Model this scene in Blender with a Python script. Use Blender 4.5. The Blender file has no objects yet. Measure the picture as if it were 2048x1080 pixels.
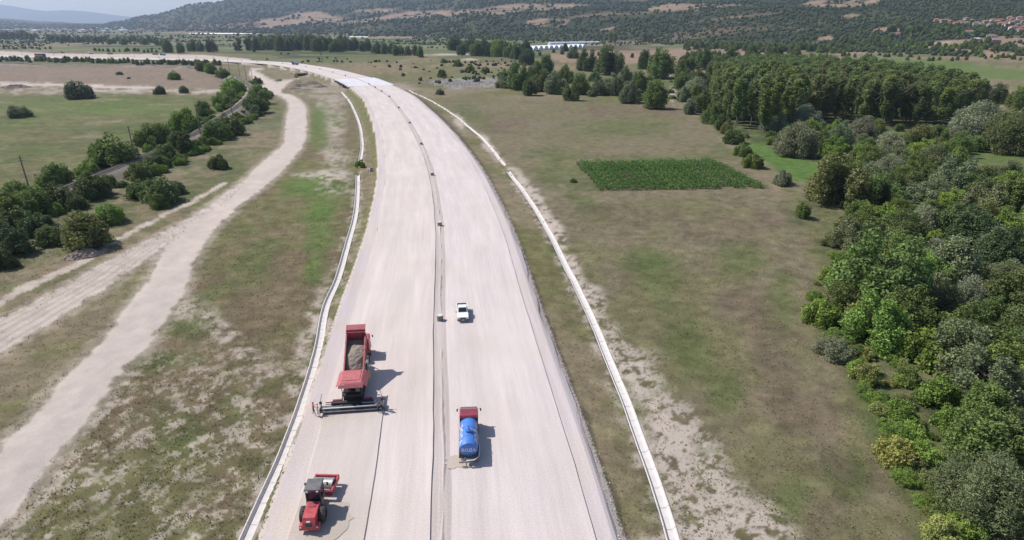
import bpy, math, random
import numpy as np
from mathutils import Vector, Matrix, Euler

# ------------------------------------------------------------------ camera, sky, sun, exposure
SC = bpy.context.scene
COL = SC.collection
F, YH, H = 1220.0, 45.0, 45.0                      # focal length (px of the 2048 wide photo), horizon row, camera height
PITCH = math.atan((540 - YH) / F)
CP, SP = math.cos(PITCH), math.sin(PITCH)
cam_d = bpy.data.cameras.new('camera')
cam = bpy.data.objects.new('camera', cam_d); COL.objects.link(cam)
cam.location = (0, 0, H); cam.rotation_euler = (math.pi / 2 - PITCH, 0, 0)
cam_d.sensor_width = 36; cam_d.lens = 36 * F / 2048
cam_d.clip_start = 1; cam_d.clip_end = 90000
SC.camera = cam
SUN_EL = math.radians(49); SUN_AZ = math.atan2(0.34, -0.94)     # direction towards the sun: far left
sunv = Vector((math.cos(SUN_AZ) * math.cos(SUN_EL), math.sin(SUN_AZ) * math.cos(SUN_EL), math.sin(SUN_EL)))
W = bpy.data.worlds.new('World'); SC.world = W; W.use_nodes = True
wn = W.node_tree.nodes; wl = W.node_tree.links
sky = wn.new('ShaderNodeTexSky'); sky.sky_type = 'NISHITA'; sky.sun_disc = False
sky.sun_elevation = SUN_EL; sky.sun_rotation = math.pi / 2 - SUN_AZ
sky.air_density = 1.0; sky.dust_density = 1.0; sky.ozone_density = 1.0; sky.altitude = 300
wn['Background'].inputs['Strength'].default_value = 0.115
wl.new(sky.outputs[0], wn['Background'].inputs[0])
sd = bpy.data.lights.new('sun', 'SUN'); sd.energy = 5.0; sd.angle = math.radians(0.53); sd.color = (1.0, 0.955, 0.90)
sun = bpy.data.objects.new('sun', sd); COL.objects.link(sun)
sun.rotation_euler = sunv.to_track_quat('Z', 'Y').to_euler(); sun.location = sunv * 500
SC.view_settings.view_transform = 'Standard'; SC.view_settings.look = 'None'
SC.view_settings.exposure = 0.10; SC.view_settings.gamma = 1.0
SC.render.engine = 'CYCLES'
SC.cycles.max_bounces = 5; SC.cycles.diffuse_bounces = 2; SC.cycles.glossy_bounces = 2
SC.cycles.transmission_bounces = 3; SC.cycles.volume_bounces = 0; SC.cycles.transparent_max_bounces = 6
SC.cycles.use_denoising = True
R = math.radians
rng = np.random.default_rng(11)
random.seed(5)

# ------------------------------------------------------------------ numeric helpers
def sst(a, b, x):
    t = np.clip((np.asarray(x, float) - a) / (b - a), 0, 1)
    return t * t * (3 - 2 * t)
def _hash(ix, iy, seed):
    h = (ix.astype(np.int64) * 374761393 + iy.astype(np.int64) * 668265263 + seed * 974634541) & 0xFFFFFFFF
    h = ((h ^ (h >> 13)) * 1274126177) & 0xFFFFFFFF
    h = (h ^ (h >> 16)) & 0xFFFFFF
    return h / float(0xFFFFFF)
def vnoise(x, y, seed=0):
    xf, yf = np.floor(x), np.floor(y)
    fx, fy = x - xf, y - yf
    fx = fx * fx * (3 - 2 * fx); fy = fy * fy * (3 - 2 * fy)
    a, b = _hash(xf, yf, seed), _hash(xf + 1, yf, seed)
    c, d = _hash(xf, yf + 1, seed), _hash(xf + 1, yf + 1, seed)
    return (a * (1 - fx) + b * fx) * (1 - fy) + (c * (1 - fx) + d * fx) * fy
def fbm(x, y, scale, octv=4, seed=0):                 # about -1..1
    s, amp, tot = 0.0, 1.0, 0.0
    f = 1.0 / scale
    for o in range(octv):
        s = s + amp * (vnoise(x * f + 17.3 * o, y * f - 9.1 * o, seed + o) * 2 - 1)
        tot += amp; amp *= 0.55; f *= 2.07
    return s / tot * 1.6
def un(px, py, z=0.0):
    u, v = (px - 1024) / F, (540 - py) / F
    d = (u, CP + v * SP, -SP + v * CP)
    t = (z - H) / d[2]
    return (t * d[0], t * d[1])
def proj(x, y, z):
    dz = z - H
    zc = y * CP - dz * SP
    zc = np.where(zc < 1.0, 1.0, zc)
    return 1024 + F * x / zc, 540 - F * (y * SP + dz * CP) / zc
def pxs(x, y, z):                                    # photo pixels per metre at a place
    return F / max(1.0, y * CP - (z - H) * SP)
def catmull(pts, step):
    P = [np.array(p, float) for p in pts]
    P = [2 * P[0] - P[1]] + P + [2 * P[-1] - P[-2]]
    out = []
    for i in range(1, len(P) - 2):
        n = max(2, int(np.linalg.norm(P[i + 1] - P[i]) / step))
        for k in range(n):
            t = k / n
            out.append(0.5 * ((2 * P[i]) + (-P[i - 1] + P[i + 1]) * t + (2 * P[i - 1] - 5 * P[i] + 4 * P[i + 1] - P[i + 2]) * t * t
                              + (-P[i - 1] + 3 * P[i] - 3 * P[i + 1] + P[i + 2]) * t ** 3))
    out.append(P[-2])
    return np.array(out)
def resample(pl, step):
    d = np.r_[0, np.cumsum(np.hypot(*np.diff(pl, axis=0).T))]
    s = np.arange(0, d[-1], step)
    return np.c_[np.interp(s, d, pl[:, 0]), np.interp(s, d, pl[:, 1])]
def lateral(x, y, pl, reach=60.0):
    """signed distance to the right of a polyline, and station along it (far points stay at 1e9)"""
    n = len(x); order = np.argsort(y, kind='stable')
    X, Y = x[order], y[order]
    b = np.full(n, 1e9); l = np.full(n, 1e9); st = np.zeros(n)
    s0 = 0.0
    for a, c in zip(pl[:-1], pl[1:]):
        e = c - a; L = math.hypot(*e)
        if L < 1e-6: continue
        ex, ey = e / L
        i0, i1 = np.searchsorted(Y, (min(a[1], c[1]) - reach, max(a[1], c[1]) + reach))
        xs = X[i0:i1]
        k = np.nonzero((xs > min(a[0], c[0]) - reach) & (xs < max(a[0], c[0]) + reach))[0]
        if len(k):
            k = k + i0
            dx, dy = X[k] - a[0], Y[k] - a[1]
            t = np.clip(dx * ex + dy * ey, 0, L)
            d = np.hypot(dx - t * ex, dy - t * ey)
            m = d < b[k]; k = k[m]
            b[k] = d[m]
            l[k] = d[m] * np.where(dx[m] * ey - dy[m] * ex >= 0, 1.0, -1.0); st[k] = s0 + t[m]
        s0 += L
    lat = np.empty(n); sta = np.empty(n)
    lat[order] = l; sta[order] = st
    return lat, sta
def polymask(px, py, poly, soft=3.0, nz=None):
    """soft inside-mask of a polygon given on the photo's ground plane"""
    poly = np.array(poly, float)
    lo, hi = poly.min(0) - 12 - 2 * soft, poly.max(0) + 12 + 2 * soft
    out = np.zeros(len(px))
    idx = np.nonzero((px > lo[0]) & (px < hi[0]) & (py > lo[1]) & (py < hi[1]))[0]
    if len(idx) == 0: return out
    X, Y = px[idx], py[idx]
    ins = np.zeros(len(idx), bool); dist = np.full(len(idx), 1e9)
    for (x0, y0), (x1, y1) in zip(poly, np.roll(poly, -1, 0)):
        cr = ((y0 > Y) != (y1 > Y)) & (X < (x1 - x0) * (Y - y0) / (y1 - y0 + 1e-12) + x0)
        ins ^= cr
        ex, ey = x1 - x0, y1 - y0
        t = np.clip(((X - x0) * ex + (Y - y0) * ey) / (ex * ex + ey * ey + 1e-9), 0, 1)
        dist = np.minimum(dist, np.hypot(X - x0 - t * ex, Y - y0 - t * ey))
    s = np.where(ins, dist, -dist)
    if nz is not None: s = s + nz[idx]
    out[idx] = sst(-soft, soft, s)
    return out

# ------------------------------------------------------------------ lines of the place (metres)
C_PTS = [(4.0, -160), (0.5, -60), (-3.4, 0), (-6.6, 43.5), (-9.0, 66.4), (-12.0, 92), (-17.2, 139), (-25.6, 192.8), (-36.5, 246), (-49.8, 301.4),
         (-64.8, 357.8), (-81.5, 416.7), (-103.5, 477), (-130, 540), (-153, 584), (-176, 626), (-201, 668), (-228, 706), (-274, 764), (-322, 800),
         (-370, 827), (-430, 848), (-520, 872), (-640, 905), (-800, 962), (-1000, 1055), (-1300, 1210), (-1800, 1480)]
CL = resample(catmull(C_PTS, 3.0), 5.0)
CL_S = np.r_[0, np.cumsum(np.hypot(*np.diff(CL, axis=0).T))]
CL_T = np.gradient(CL, axis=0); CL_T /= np.hypot(*CL_T.T)[:, None]
def road_pt(s, lat):                                 # station, lateral -> x, y
    x, y = np.interp(s, CL_S, CL[:, 0]), np.interp(s, CL_S, CL[:, 1])
    tx, ty = np.interp(s, CL_S, CL_T[:, 0]), np.interp(s, CL_S, CL_T[:, 1])
    n = np.hypot(tx, ty); tx, ty = tx / n, ty / n
    return x + lat * ty, y - lat * tx
def road_head(s):
    tx, ty = np.interp(s, CL_S, CL_T[:, 0]), np.interp(s, CL_S, CL_T[:, 1])
    return math.atan2(-tx, ty)
def station_of(x, y):
    return float(lateral(np.array([x]), np.array([y]), CL)[1][0])
BR0, BR1 = station_of(-109, 486), station_of(-140, 553)      # bridge
RAIL_Z = 1.6
rail_px = [(-330, 560), (-180, 480), (-60, 440), (0, 419), (32, 408), (86, 388), (139, 369), (172, 356), (211, 341), (250, 326), (300, 305), (347, 283), (389, 266),
           (422, 244), (444, 230), (472, 213), (494, 194), (501, 180), (496, 169), (480, 158), (464, 149), (440, 141), (400, 135), (330, 130), (220, 127.5), (100, 126), (-100, 125)]
RAIL = resample(catmull([un(a, b, RAIL_Z) for a, b in rail_px], 4.0), 4.0)
def toe_z(y, right):
    lt = float(sst(120, 430, y)); return -1.05 - 2.4 * lt - (.7 * (1 - .6 * lt) if right else 0)
def un_toe(a, b, right, top):
    z = -1.0
    for _ in range(5): z = min(top, toe_z(un(a, b, z)[1], right))
    return un(a, b, z)
def pxline(pts, z, step=3.0):
    if isinstance(z, tuple): return resample(catmull([un_toe(a, b, *z) for a, b in pts], step), step)
    return resample(catmull([un(a, b, z) for a, b in pts], step), step)
CHL_A = pxline([(400, 1340), (470, 1130), (500, 1060), (528, 995), (560, 925), (600, 822), (636, 700), (652, 613), (677, 555), (697, 483), (711, 429), (715, 386), (716, 346)], (False, -.9))
CHL_B = pxline([(718, 333), (719, 328), (724, 300), (724, 280), (719, 250), (710, 225), (698, 202), (680, 181)], (False, -.9))
CHR_A = pxline([(1410, 1360), (1362, 1150), (1342, 1071), (1307, 956), (1280, 884), (1253, 809), (1222, 733), (1196, 667), (1166, 600), (1133, 535), (1103, 475), (1057, 397), (1018, 346), (1013, 338)], (True, -1.5))
CHR_B = pxline([(1009, 331), (1004, 324), (993, 311), (971, 284), (940, 256), (902, 226), (860, 201), (830, 187), (815, 179)], (True, -1.5))
SERVICE = [(-130, 1130, 80), (3, 987, 62), (54, 911, 61), (128, 831, 58), (183, 760, 56), (251, 689, 50), (300, 622, 48), (333, 572, 40), (353, 530, 36), (381, 477, 36),
           (425, 436, 31), (452, 411, 29), (507, 369, 29), (555, 320, 29), (586, 284, 20), (591, 255, 21), (592, 226, 19), (593, 205, 17), (581, 190, 12), (563, 182, 13), (535, 171, 14), (520, 160, 12), (512, 148, 9), (503, 138, 6)]
TRACK2 = [(-140, 760, 60), (-58, 707, 58), (58, 640, 58), (128, 600, 50), (175, 572, 47), (241, 530, 36), (289, 500, 27), (335, 470, 16), (400, 428, 11), (450, 394, 7), (500, 352, 4)]
TRACK3 = [(-60, 640, 12), (0, 606, 14), (83, 562, 16), (178, 518, 13), (250, 472, 9), (333, 427, 9), (389, 400, 7), (450, 365, 5)]
TRACK4 = [(-200, 163, 2.6), (0, 167, 2.8), (160, 171.5, 2.6), (300, 175.5, 2.2), (440, 182, 1.4)]
TRACK5 = [(-100, 186, 1.5), (60, 182, 2.0), (200, 181, 1.6), (330, 184, 1.2)]
def trackline(t, z):
    pl = catmull([un(a, b, z) for a, b, _ in t], 3.0)
    # half widths at the control points, interpolated along the line
    d = np.r_[0, np.cumsum(np.hypot(*np.diff(pl, axis=0).T))]
    ctrl = [un(a, b, z) for a, b, _ in t]
    w = [t[i][2] / pxs(ctrl[i][0], ctrl[i][1], z) for i in range(len(t))]
    st = [d[np.argmin(np.hypot(pl[:, 0] - c[0], pl[:, 1] - c[1]))] for c in ctrl]
    return pl, st, w
TR = [trackline(SERVICE, -1.3), trackline(TRACK2, -1.2), trackline(TRACK3, -1.1), trackline(TRACK4, -0.5), trackline(TRACK5, -0.5)]

# hill profile: column (photo x) -> [(forward distance, photo row of the ground there)]
HILL = {
    -900: [(9000, 49), (12000, 40), (20000, 40)],
    0: [(5200, 55), (6500, 40), (7500, 36), (9500, 40), (20000, 46)],
    100: [(5500, 54.5), (6800, 45), (7800, 42.5), (9500, 44), (20000, 46)],
    190: [(5200, 55), (6300, 48.5), (8000, 47), (20000, 46)],
    240: [(4600, 57.5), (5400, 46), (6000, 44), (9000, 46), (20000, 46)],
    300: [(3900, 60), (4600, 49), (5300, 32), (6500, 34), (20000, 45)],
    400: [(3500, 61.5), (4300, 46), (5300, 9), (6500, 12), (20000, 45)],
    440: [(3350, 62), (4200, 42), (5300, 7.5), (6500, 10), (20000, 45)],
    510: [(3000, 63.5), (3500, 50), (4200, 28), (5200, -3), (6500, -30), (20000, 30)],
    650: [(2650, 66), (2950, 53), (3600, 38), (4500, 14), (5500, -16), (20000, 0)],
    800: [(2450, 66.5), (2750, 46), (3100, 39), (3500, 28), (4500, -2), (5500, -30), (20000, 0)],
    1000: [(1950, 72), (2250, 36), (2380, 27), (2900, 12), (3500, -2), (4500, -28), (20000, 0)],
    1250: [(1650, 80), (1950, 40), (2130, 21), (2600, 12), (3500, -14), (20000, 0)],
    1500: [(1330, 90), (1700, 36), (1850, 18), (2400, 4), (3500, -34), (20000, 0)],
    1650: [(1150, 96), (1480, 52), (1720, 18), (2400, -2), (3500, -44), (20000, 0)],
    1800: [(1030, 100), (1180, 80), (1400, 48), (1800, 10), (2600, -34), (20000, 0)],
    1950: [(930, 106), (1120, 78), (1290, 56), (1500, 34), (2200, -22), (20000, 0)],
    2048: [(880, 110), (1080, 80), (1240, 59), (1400, 40), (1750, 8), (2600, -50), (20000, 0)],
    2600: [(720, 120), (900, 90), (1200, 45), (2000, -50), (20000, 0)],
    4200: [(600, 135), (900, 90), (1300, 45), (2000, -50), (20000, 0)]}
HY = np.geomspace(500, 20000, 150)
def _row_z(Y, py): return H - Y * math.tan(PITCH - math.atan((540 - py) / F))
HR, HT = [], []
for cx, prof in HILL.items():
    HR.append((cx - 1024) / F / 1.0745)
    ys = [p[0] for p in prof]; zs = [_row_z(*p) for p in prof]
    HT.append(np.interp(HY, [ys[0] * 0.8] + ys, [0.0 if zs[0] > -2 else 0.0] + [max(z, 0) for z in zs]))
HR = np.array(HR); HT = np.array(HT)
def hill_z(x, y):
    yy = np.clip(y, 500, 19999)
    r = np.clip(x / np.maximum(y, 300), HR[0], HR[-1] - 1e-6)
    i = np.clip(np.searchsorted(HR, r, side='right') - 1, 0, len(HR) - 2)
    fr = (r - HR[i]) / (HR[i + 1] - HR[i]); fr = fr * fr * (3 - 2 * fr)
    q = np.log(yy / 500) / math.log(20000 / 500) * (len(HY) - 1)
    j = np.clip(q.astype(int), 0, len(HY) - 2); fq = q - j
    a = HT[i, j] * (1 - fq) + HT[i, j + 1] * fq
    b = HT[i + 1, j] * (1 - fq) + HT[i + 1, j + 1] * fq
    return np.where(y > 480, a * (1 - fr) + b * fr, 0)
cl_fwd = CL[(CL[:, 1] < 600)]
rl_fwd = RAIL[(RAIL[:, 1] < 640)]
rl_fwd = rl_fwd[np.argsort(rl_fwd[:, 1])]

def geom(x, y):
    """ground height and the distances that shape it"""
    x = np.asarray(x, float); y = np.asarray(y, float)
    lat, sta = lateral(x, y, CL, 140)
    rlat, _ = lateral(x, y, RAIL, 60)
    sx = x - np.interp(y, cl_fwd[:, 1], cl_fwd[:, 0])
    lowt = sst(120, 430, y)
    zb = -1.05 - 2.4 * lowt - 0.7 * sst(8, 34, sx) * (1 - 0.6 * lowt)
    xr = np.interp(y, rl_fwd[:, 1], rl_fwd[:, 0])
    zb = zb + (2.0 + 1.6 * lowt) * sst(2, -22, x - xr) * sst(900, 600, y)
    near = 1 - sst(250, 900, y)
    zb = zb + 0.22 * fbm(x, y, 14, 3, 3) * sst(16, 26, np.abs(lat)) + 0.05 * fbm(x, y, 2.2, 2, 8) * near
    zb = zb + 0.8 * fbm(x, y, 90, 3, 4) * sst(60, 160, np.abs(lat)) * sst(200, 500, y)
    hz = hill_z(x, y)
    zb = zb + hz + np.clip(hz * 0.10, 0, 26) * fbm(x, y, 420, 4, 21) + np.clip(hz * 0.05, 0, 9) * fbm(x, y, 120, 3, 25)
    al = np.abs(lat)
    hwl = np.where(lat < 0, 17.1, 16.4) + 0.25 * fbm(x, y, 5.0, 3, 31)
    out = np.maximum(0, al - hwl)
    into = np.maximum(0, np.minimum(sta - BR0, BR1 - sta))
    emb = -0.42 - out / 2.0 - into / 1.4
    z = np.where(al < 120, np.maximum(zb, emb), zb)
    # underpass floor below the bridge
    pit = sst(95, 55, al) * sst(-6, 16, np.minimum(sta - BR0, BR1 - sta))
    z = z - 1.6 * pit
    # railway bank
    ar = np.abs(rlat)
    rb = RAIL_Z - 0.42 - np.maximum(0, ar - 2.4) / 1.7
    z = np.where(ar < 40, np.maximum(z, rb), z)
    # drains
    cl = np.full(len(x), 1e9)
    for c in (CHL_A, CHL_B, CHR_A, CHR_B):
        l, _ = lateral(x, y, c, 12); cl = np.minimum(cl, np.abs(l))
    return z, zb, lat, sta, rlat, cl

# ------------------------------------------------------------------ the ground sheet: a fan grid, finer near the camera
_py = np.arange(1480, 112, -3.6)
_Yn = np.array([un(1024, q, -1.0)[1] for q in _py])
_Yf = np.geomspace(_Yn[-1], 6500, 175)[1:]
_Yv = np.geomspace(6500, 15500, 12)[1:]
GY = np.r_[[-420, -200, -90, -40, -10, 8], _Yn, _Yf, _Yv]
GR = np.r_[-np.geomspace(3.2, 1.22, 9)[:-1], np.arange(-1.2, 1.2001, 0.0031), np.geomspace(1.22, 3.2, 9)[1:]]
def gw(Y): return np.where(Y < 26, 26 + (26 - Y) * 1.5, Y)
NR, NC = len(GY), len(GR)
VX = (gw(GY)[:, None] * GR[None, :]).ravel(); VY = np.repeat(GY, NC)
VZ, VZB, VLAT, VSTA, VRL, VCL = geom(VX, VY)
carve = np.where(VCL < np.maximum(0.54, 0.0022 * VY), 1.0, 0.0)
VZ = VZ - 0.5 * carve
VZ2 = VZ.reshape(NR, NC)
def grid_idx(x, y):
    y = np.asarray(y, float); x = np.asarray(x, float)
    j = np.clip(np.searchsorted(GY, y, side='right') - 1, 0, NR - 2)
    fy = np.clip((y - GY[j]) / (GY[j + 1] - GY[j]), 0, 1)
    r = x / gw(y)
    i = np.clip(np.searchsorted(GR, r, side='right') - 1, 0, NC - 2)
    fx = np.clip((r - GR[i]) / (GR[i + 1] - GR[i]), 0, 1)
    return j, i, fy, fx
def gzs(x, y, A=None):
    A = VZ2 if A is None else A
    j, i, fy, fx = grid_idx(x, y)
    return (A[j, i] * (1 - fx) + A[j, i + 1] * fx) * (1 - fy) + (A[j + 1, i] * (1 - fx) + A[j + 1, i + 1] * fx) * fy
def gz(x, y): return float(gzs(np.array([x]), np.array([y]))[0])
_TS = np.geomspace(26, 14000, 1800)
def gp(px, py):
    """where the sight line of a photo pixel meets the ground -> Vector"""
    u, v = (px - 1024) / F, (540 - py) / F
    d = np.array([u, CP + v * SP, -SP + v * CP]); d = d / d[1]
    def hit(ts):
        dz = H + ts * d[2] - gzs(ts * d[0], ts)
        k = np.nonzero(dz < 0)[0]
        return len(ts) - 1 if len(k) == 0 else max(1, k[0])
    k = hit(_TS)
    ts = np.linspace(_TS[k - 1], _TS[k], 40)
    t = ts[hit(ts)]
    x, y = t * d[0], t
    return Vector((x, y, gz(x, y)))

PX, PY = proj(VX, VY, VZ)
front = (VY > 27)
PX = np.where(front, PX, -1e5)
def C(*c): return np.array(c, float)
COLS = dict(gravel=C(.51, .435, .385), sand=C(.45, .38, .33), soil=C(.30, .25, .205), dry=C(.205, .168, .108), drygreen=C(.142, .135, .064),
            green=C(.098, .120, .044), lush=C(.100, .158, .040), red=C(.150, .112, .082), scrub=C(.05, .062, .032), tan=C(.30, .205, .15), wood=C(.030, .040, .020), farm=C(.10, .14, .055))
n1 = fbm(VX, VY, 26, 4, 51); n2 = fbm(VX, VY, 5.5, 4, 57); n3 = fbm(VX, VY, 1.4, 3, 63); n4 = fbm(VX, VY, 130, 3, 71)
n3 = n3 * sst(330, 120, VY); n5 = fbm(VX, VY, .55, 2, 67) * sst(150, 60, VY)
nj = 3.0 * n2 + 2.0 * n3                                             # ragged zone borders, in photo pixels
nV = len(VX)
RGB = np.tile(COLS['dry'], (nV, 1)); TUFT = np.full(nV, 0.5)
def mixc(col, m):
    global RGB
    c = COLS[col] if isinstance(col, str) else col
    RGB += (c - RGB) * np.clip(m, 0, 1)[:, None]
def tuft(v, m):
    global TUFT
    TUFT += (v - TUFT) * np.clip(m, 0, 1)
def blob(px, py, rx, ry, rot=0.0):
    c, s = math.cos(R(rot)), math.sin(R(rot))
    dx, dy = PX - px, PY - py
    u, v = (dx * c + dy * s) / rx, (-dx * s + dy * c) / ry
    d = np.hypot(u, v)
    return sst(1.25, 0.45, d + 0.38 * n2 + 0.22 * n1)
# everywhere: dry and green grass in patches
mixc('drygreen', sst(-0.25, 0.45, n1 + 0.4 * n2)); mixc('green', 0.5 * sst(0.3, 0.9, n4 + 0.6 * n2))
# far plain: strips of farmland
far = sst(700, 1000, VY)
strip = fbm(VX * 0.35 + 0.2 * VY, VY, 150, 3, 77)
mixc('farm', far * sst(-0.1, 0.3, strip) * 0.8); mixc('tan', far * sst(0.25, 0.6, -strip) * 0.55); mixc('wood', far * sst(0.1, 0.5, fbm(VX * .5, VY, 90, 3, 79)) * 0.65)
tuft(0.2, far)
# meadow left of the railway
mm = polymask(PX, PY, [(-300, 190), (330, 186), (440, 190), (470, 205), (400, 262), (250, 322), (30, 400), (-300, 520)], 5, nj)
mixc('drygreen', mm); mixc('green', mm * sst(-0.3, 0.6, n1 + 0.5 * n2 + 0.2) * .85); mixc('dry', mm * sst(0.25, 0.8, fbm(VX, VY * 1.6, 18, 4, 83)) * .75); tuft(0.75, mm)
mix_ = fbm(VX * .35, VY * 1.1, 4.5, 4, 85); RGB *= (1 + .22 * mix_ * mm)[:, None]
m = mm * blob(190, 215, 230, 18); mixc('lush', m * .45)
mb = polymask(PX, PY, [(-300, 132), (200, 131), (330, 134), (450, 150), (450, 180), (330, 176), (-300, 163)], 3, nj); mixc(C(.22, .165, .13), mb * .8)
mr = polymask(PX, PY, [(-300, 170), (140, 173), (330, 178), (440, 180), (440, 190), (330, 187), (-300, 188)], 3, nj); mixc('soil', mr * sst(-.5, .4, n2)); mixc('sand', mr * sst(.2, .7, n3) * .7); tuft(.3, mr)
# ground between the railway and the dirt road; scrub tone also paints in its dark shading
ms = (VRL > 0) & (VRL < 48) & (VY < 640) & front
mixc('green', ms * sst(48, 34, VRL) * .5 * sst(-.6, .3, n2 + n1)); mixc('soil', ms * sst(.2, .7, n1 - .3 * n2) * sst(48, 40, VRL) * .3); mixc('scrub', ms * sst(46, 30, VRL) * sst(-.2, .5, n2 + .4 * n1) * .3); mixc('scrub', ms * sst(20, 6, VRL) * sst(-.3, .4, n2) * .6); mixc('soil', sst(11, 4, np.abs(VRL)) * .75 * (VY < 900)); tuft(.9, ms * 1.0)
# field between dirt road and motorway
mf = polymask(PX, PY, [(640, 190), (700, 190), (724, 280), (718, 350), (700, 480), (655, 610), (600, 830), (500, 1080), (450, 1300), (-200, 1300), (0, 1080), (240, 770), (375, 580), (395, 520), (470, 425), (590, 320), (612, 260)], 4)
mixc('drygreen', mf); mixc(C(.16, .122, .078), mf * sst(-.2, .5, n1 + .3 * n2) * .85); tuft(.8, mf)
for q in [(640, 255, 38, 60), (640, 385, 45, 45), (636, 470, 34, 60), (625, 545, 22, 35), (600, 370, 45, 25)]: mixc('lush', blob(*q) * .62 * mf)
for q in [(430, 585, 60, 22, -20), (500, 560, 60, 40), (520, 500, 50, 40)]: mixc('green', blob(*q) * .5)
for q in [(400, 640, 50, 60, 40), (340, 850, 80, 60), (300, 720, 60, 40), (480, 830, 50, 60), (370, 720, 60, 22)]: mixc('green', blob(*q) * .55)
for q in [(672, 250, 26, 60), (670, 310, 40, 22), (640, 350, 70, 9), (672, 360, 36, 30), (430, 650, 26, 65, -38), (480, 700, 30, 60, -45), (550, 760, 40, 45), (640, 610, 26, 60, 20), (610, 700, 26, 70, 20), (590, 200, 50, 18), (655, 205, 40, 14), (375, 620, 26, 26)]:
    b = blob(*q); mixc('sand', b * sst(-.55, .35, n3 * .8 + .4 * n2 + .5 * n5) * .68 * mf); tuft(.35, b)
ml = mf * sst(640, 800, PY); mixc('sand', ml * sst(.05, .40, n3 * .75 + .22 * n2 + .6 * n5 - .02) * .55); mixc('drygreen', ml * sst(.15, .6, fbm(VX, VY, 3.2, 3, 91)) * .55)
mixc('soil', polymask(PX, PY, [(565, 163), (640, 150), (690, 178), (700, 200), (620, 195), (570, 182)], 3, nj) * sst(-.4, .5, n2) * .8)
mixc('scrub', polymask(PX, PY, [(575, 163), (640, 155), (665, 172), (640, 176), (590, 170)], 2, nj) * sst(0, .4, n2) * .7)
# right hand fields
rf = polymask(PX, PY, [(860, 195), (960, 192), (1340, 210), (1400, 240), (1450, 290), (1540, 380), (1600, 430), (1640, 600), (1700, 800), (1860, 1080), (1900, 1300), (1350, 1300), (1340, 1070), (1170, 600), (1020, 340), (940, 255)], 5, nj)
mixc(C(.170, .145, .092), rf * .9); mixc('drygreen', rf * sst(0, .6, n1 + .4 * n2) * .6); tuft(.75, rf)
for q in [(1250, 255, 110, 22), (950, 235, 60, 20, 30), (1110, 312, 70, 16), (1480, 300, 70, 18), (1130, 350, 70, 30, 15), (1330, 318, 160, 10)]: mixc('green', blob(*q) * .6 * rf)
for q in [(1320, 560, 55, 70), (1380, 690, 55, 90, -20), (1450, 780, 40, 60), (1290, 520, 60, 30), (1480, 520, 60, 50), (1560, 620, 40, 70), (1590, 1000, 55, 60), (1690, 940, 50, 70), (1180, 420, 50, 30, 30)]: mixc('green', blob(*q) * .72 * rf)
for q in [(1240, 430, 130, 30), (1480, 450, 140, 40), (1560, 760, 60, 140, -15), (1660, 860, 40, 100, -15), (1640, 1030, 60, 60), (1480, 620, 60, 50), (1280, 220, 160, 14), (1000, 250, 60, 20)]: mixc('red', blob(*q) * .5 * rf)
bs = [(1036, 358, 16, 34, -35), (1080, 415, 16, 55, -28), (1112, 475, 20, 55, -25), (1150, 550, 24, 60, -22), (1190, 610, 26, 50, -22), (1225, 680, 34, 55, -20), (1280, 760, 55, 70, -20), (1330, 850, 70, 80, -20), (1390, 930, 80, 80, -20), (1440, 1020, 110, 80), (1510, 1060, 90, 70), (1400, 1100, 130, 60), (975, 290, 10, 30, -35), (920, 245, 10, 20, -40)]
for q in bs:
    b = blob(*q); mixc('sand', b * sst(-.5, .0, n3 * .7 + .2 * n2 + .6 * n5) * .92); tuft(.42, b)
for q in [(1240, 660, 20, 40, -20), (1330, 790, 45, 30, -20), (1430, 900, 50, 40)]: mixc('green', blob(*q) * sst(0, .4, n3) * .5)
mixc('drygreen', blob(1905, 610, 40, 25) * .8)
# wooded river belt floor
wf = polymask(PX, PY, [(1450, 250), (1560, 250), (1900, 260), (2300, 250), (2300, 1300), (1930, 1300), (1780, 950), (1700, 760), (1640, 640), (1620, 480), (1560, 400), (1660, 350), (1500, 290)], 22, nj * 4)
mixc('green', wf * .6); mixc('scrub', wf * sst(-.2, .5, n2) * .6); tuft(.9, wf)
mixc('lush', wf * sst(.2, .7, n1) * .35)
pf = polymask(PX, PY, [(1400, 240), (1470, 285), (1560, 290), (1900, 275), (2060, 270), (2060, 235), (1880, 180), (1620, 145), (1420, 145)], 5, nj); mixc('green', pf * .7); mixc('scrub', pf * sst(-.3, .4, n2) * .75)
mixc(C(.092, .155, .040), polymask(PX, PY, [(1466, 284), (1525, 288), (1640, 330), (1650, 360), (1590, 365), (1540, 330)], 6, nj) * 1.0)
mixc('lush', polymask(PX, PY, [(1860, 285), (1960, 300), (2060, 320), (2060, 350), (1960, 340), (1900, 320)], 4, nj) * .6); mixc('drygreen', blob(1990, 335, 70, 12) * .7)
# middle distance, right of the road
md = polymask(PX, PY, [(820, 165), (1000, 165), (1350, 205), (1350, 130), (1000, 110), (720, 110), (600, 118), (740, 148)], 4, nj)
mixc('drygreen', md * .7); mixc('green', md * sst(0, .6, n1) * .6); mixc('tan', md * sst(.2, .7, n4 + .4 * n2) * .45)
mixc('green', polymask(PX, PY, [(1000, 175), (1350, 205), (1360, 160), (1000, 140)], 6, nj) * .6)
mixc(C(.27, .245, .235), polymask(PX, PY, [(850, 160), (990, 157), (1005, 172), (900, 178)], 2, nj) * .8)
for q in [(900, 109, 60, 2.5), (940, 119, 18, 3), (1335, 150, 8, 6), (1345, 190, 8, 16)]: mixc('sand', blob(*q) * .8)
mixc('tan', polymask(PX, PY, [(1080, 108), (1500, 92), (1640, 92), (1600, 108), (1400, 118), (1250, 128), (1120, 125)], 3, nj) * .7)
mixc('lush', polymask(PX, PY, [(1690, 122), (1760, 114), (1890, 122), (1990, 134), (2070, 145), (2070, 160), (1950, 158), (1830, 140)], 2, nj) * .75)
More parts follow.
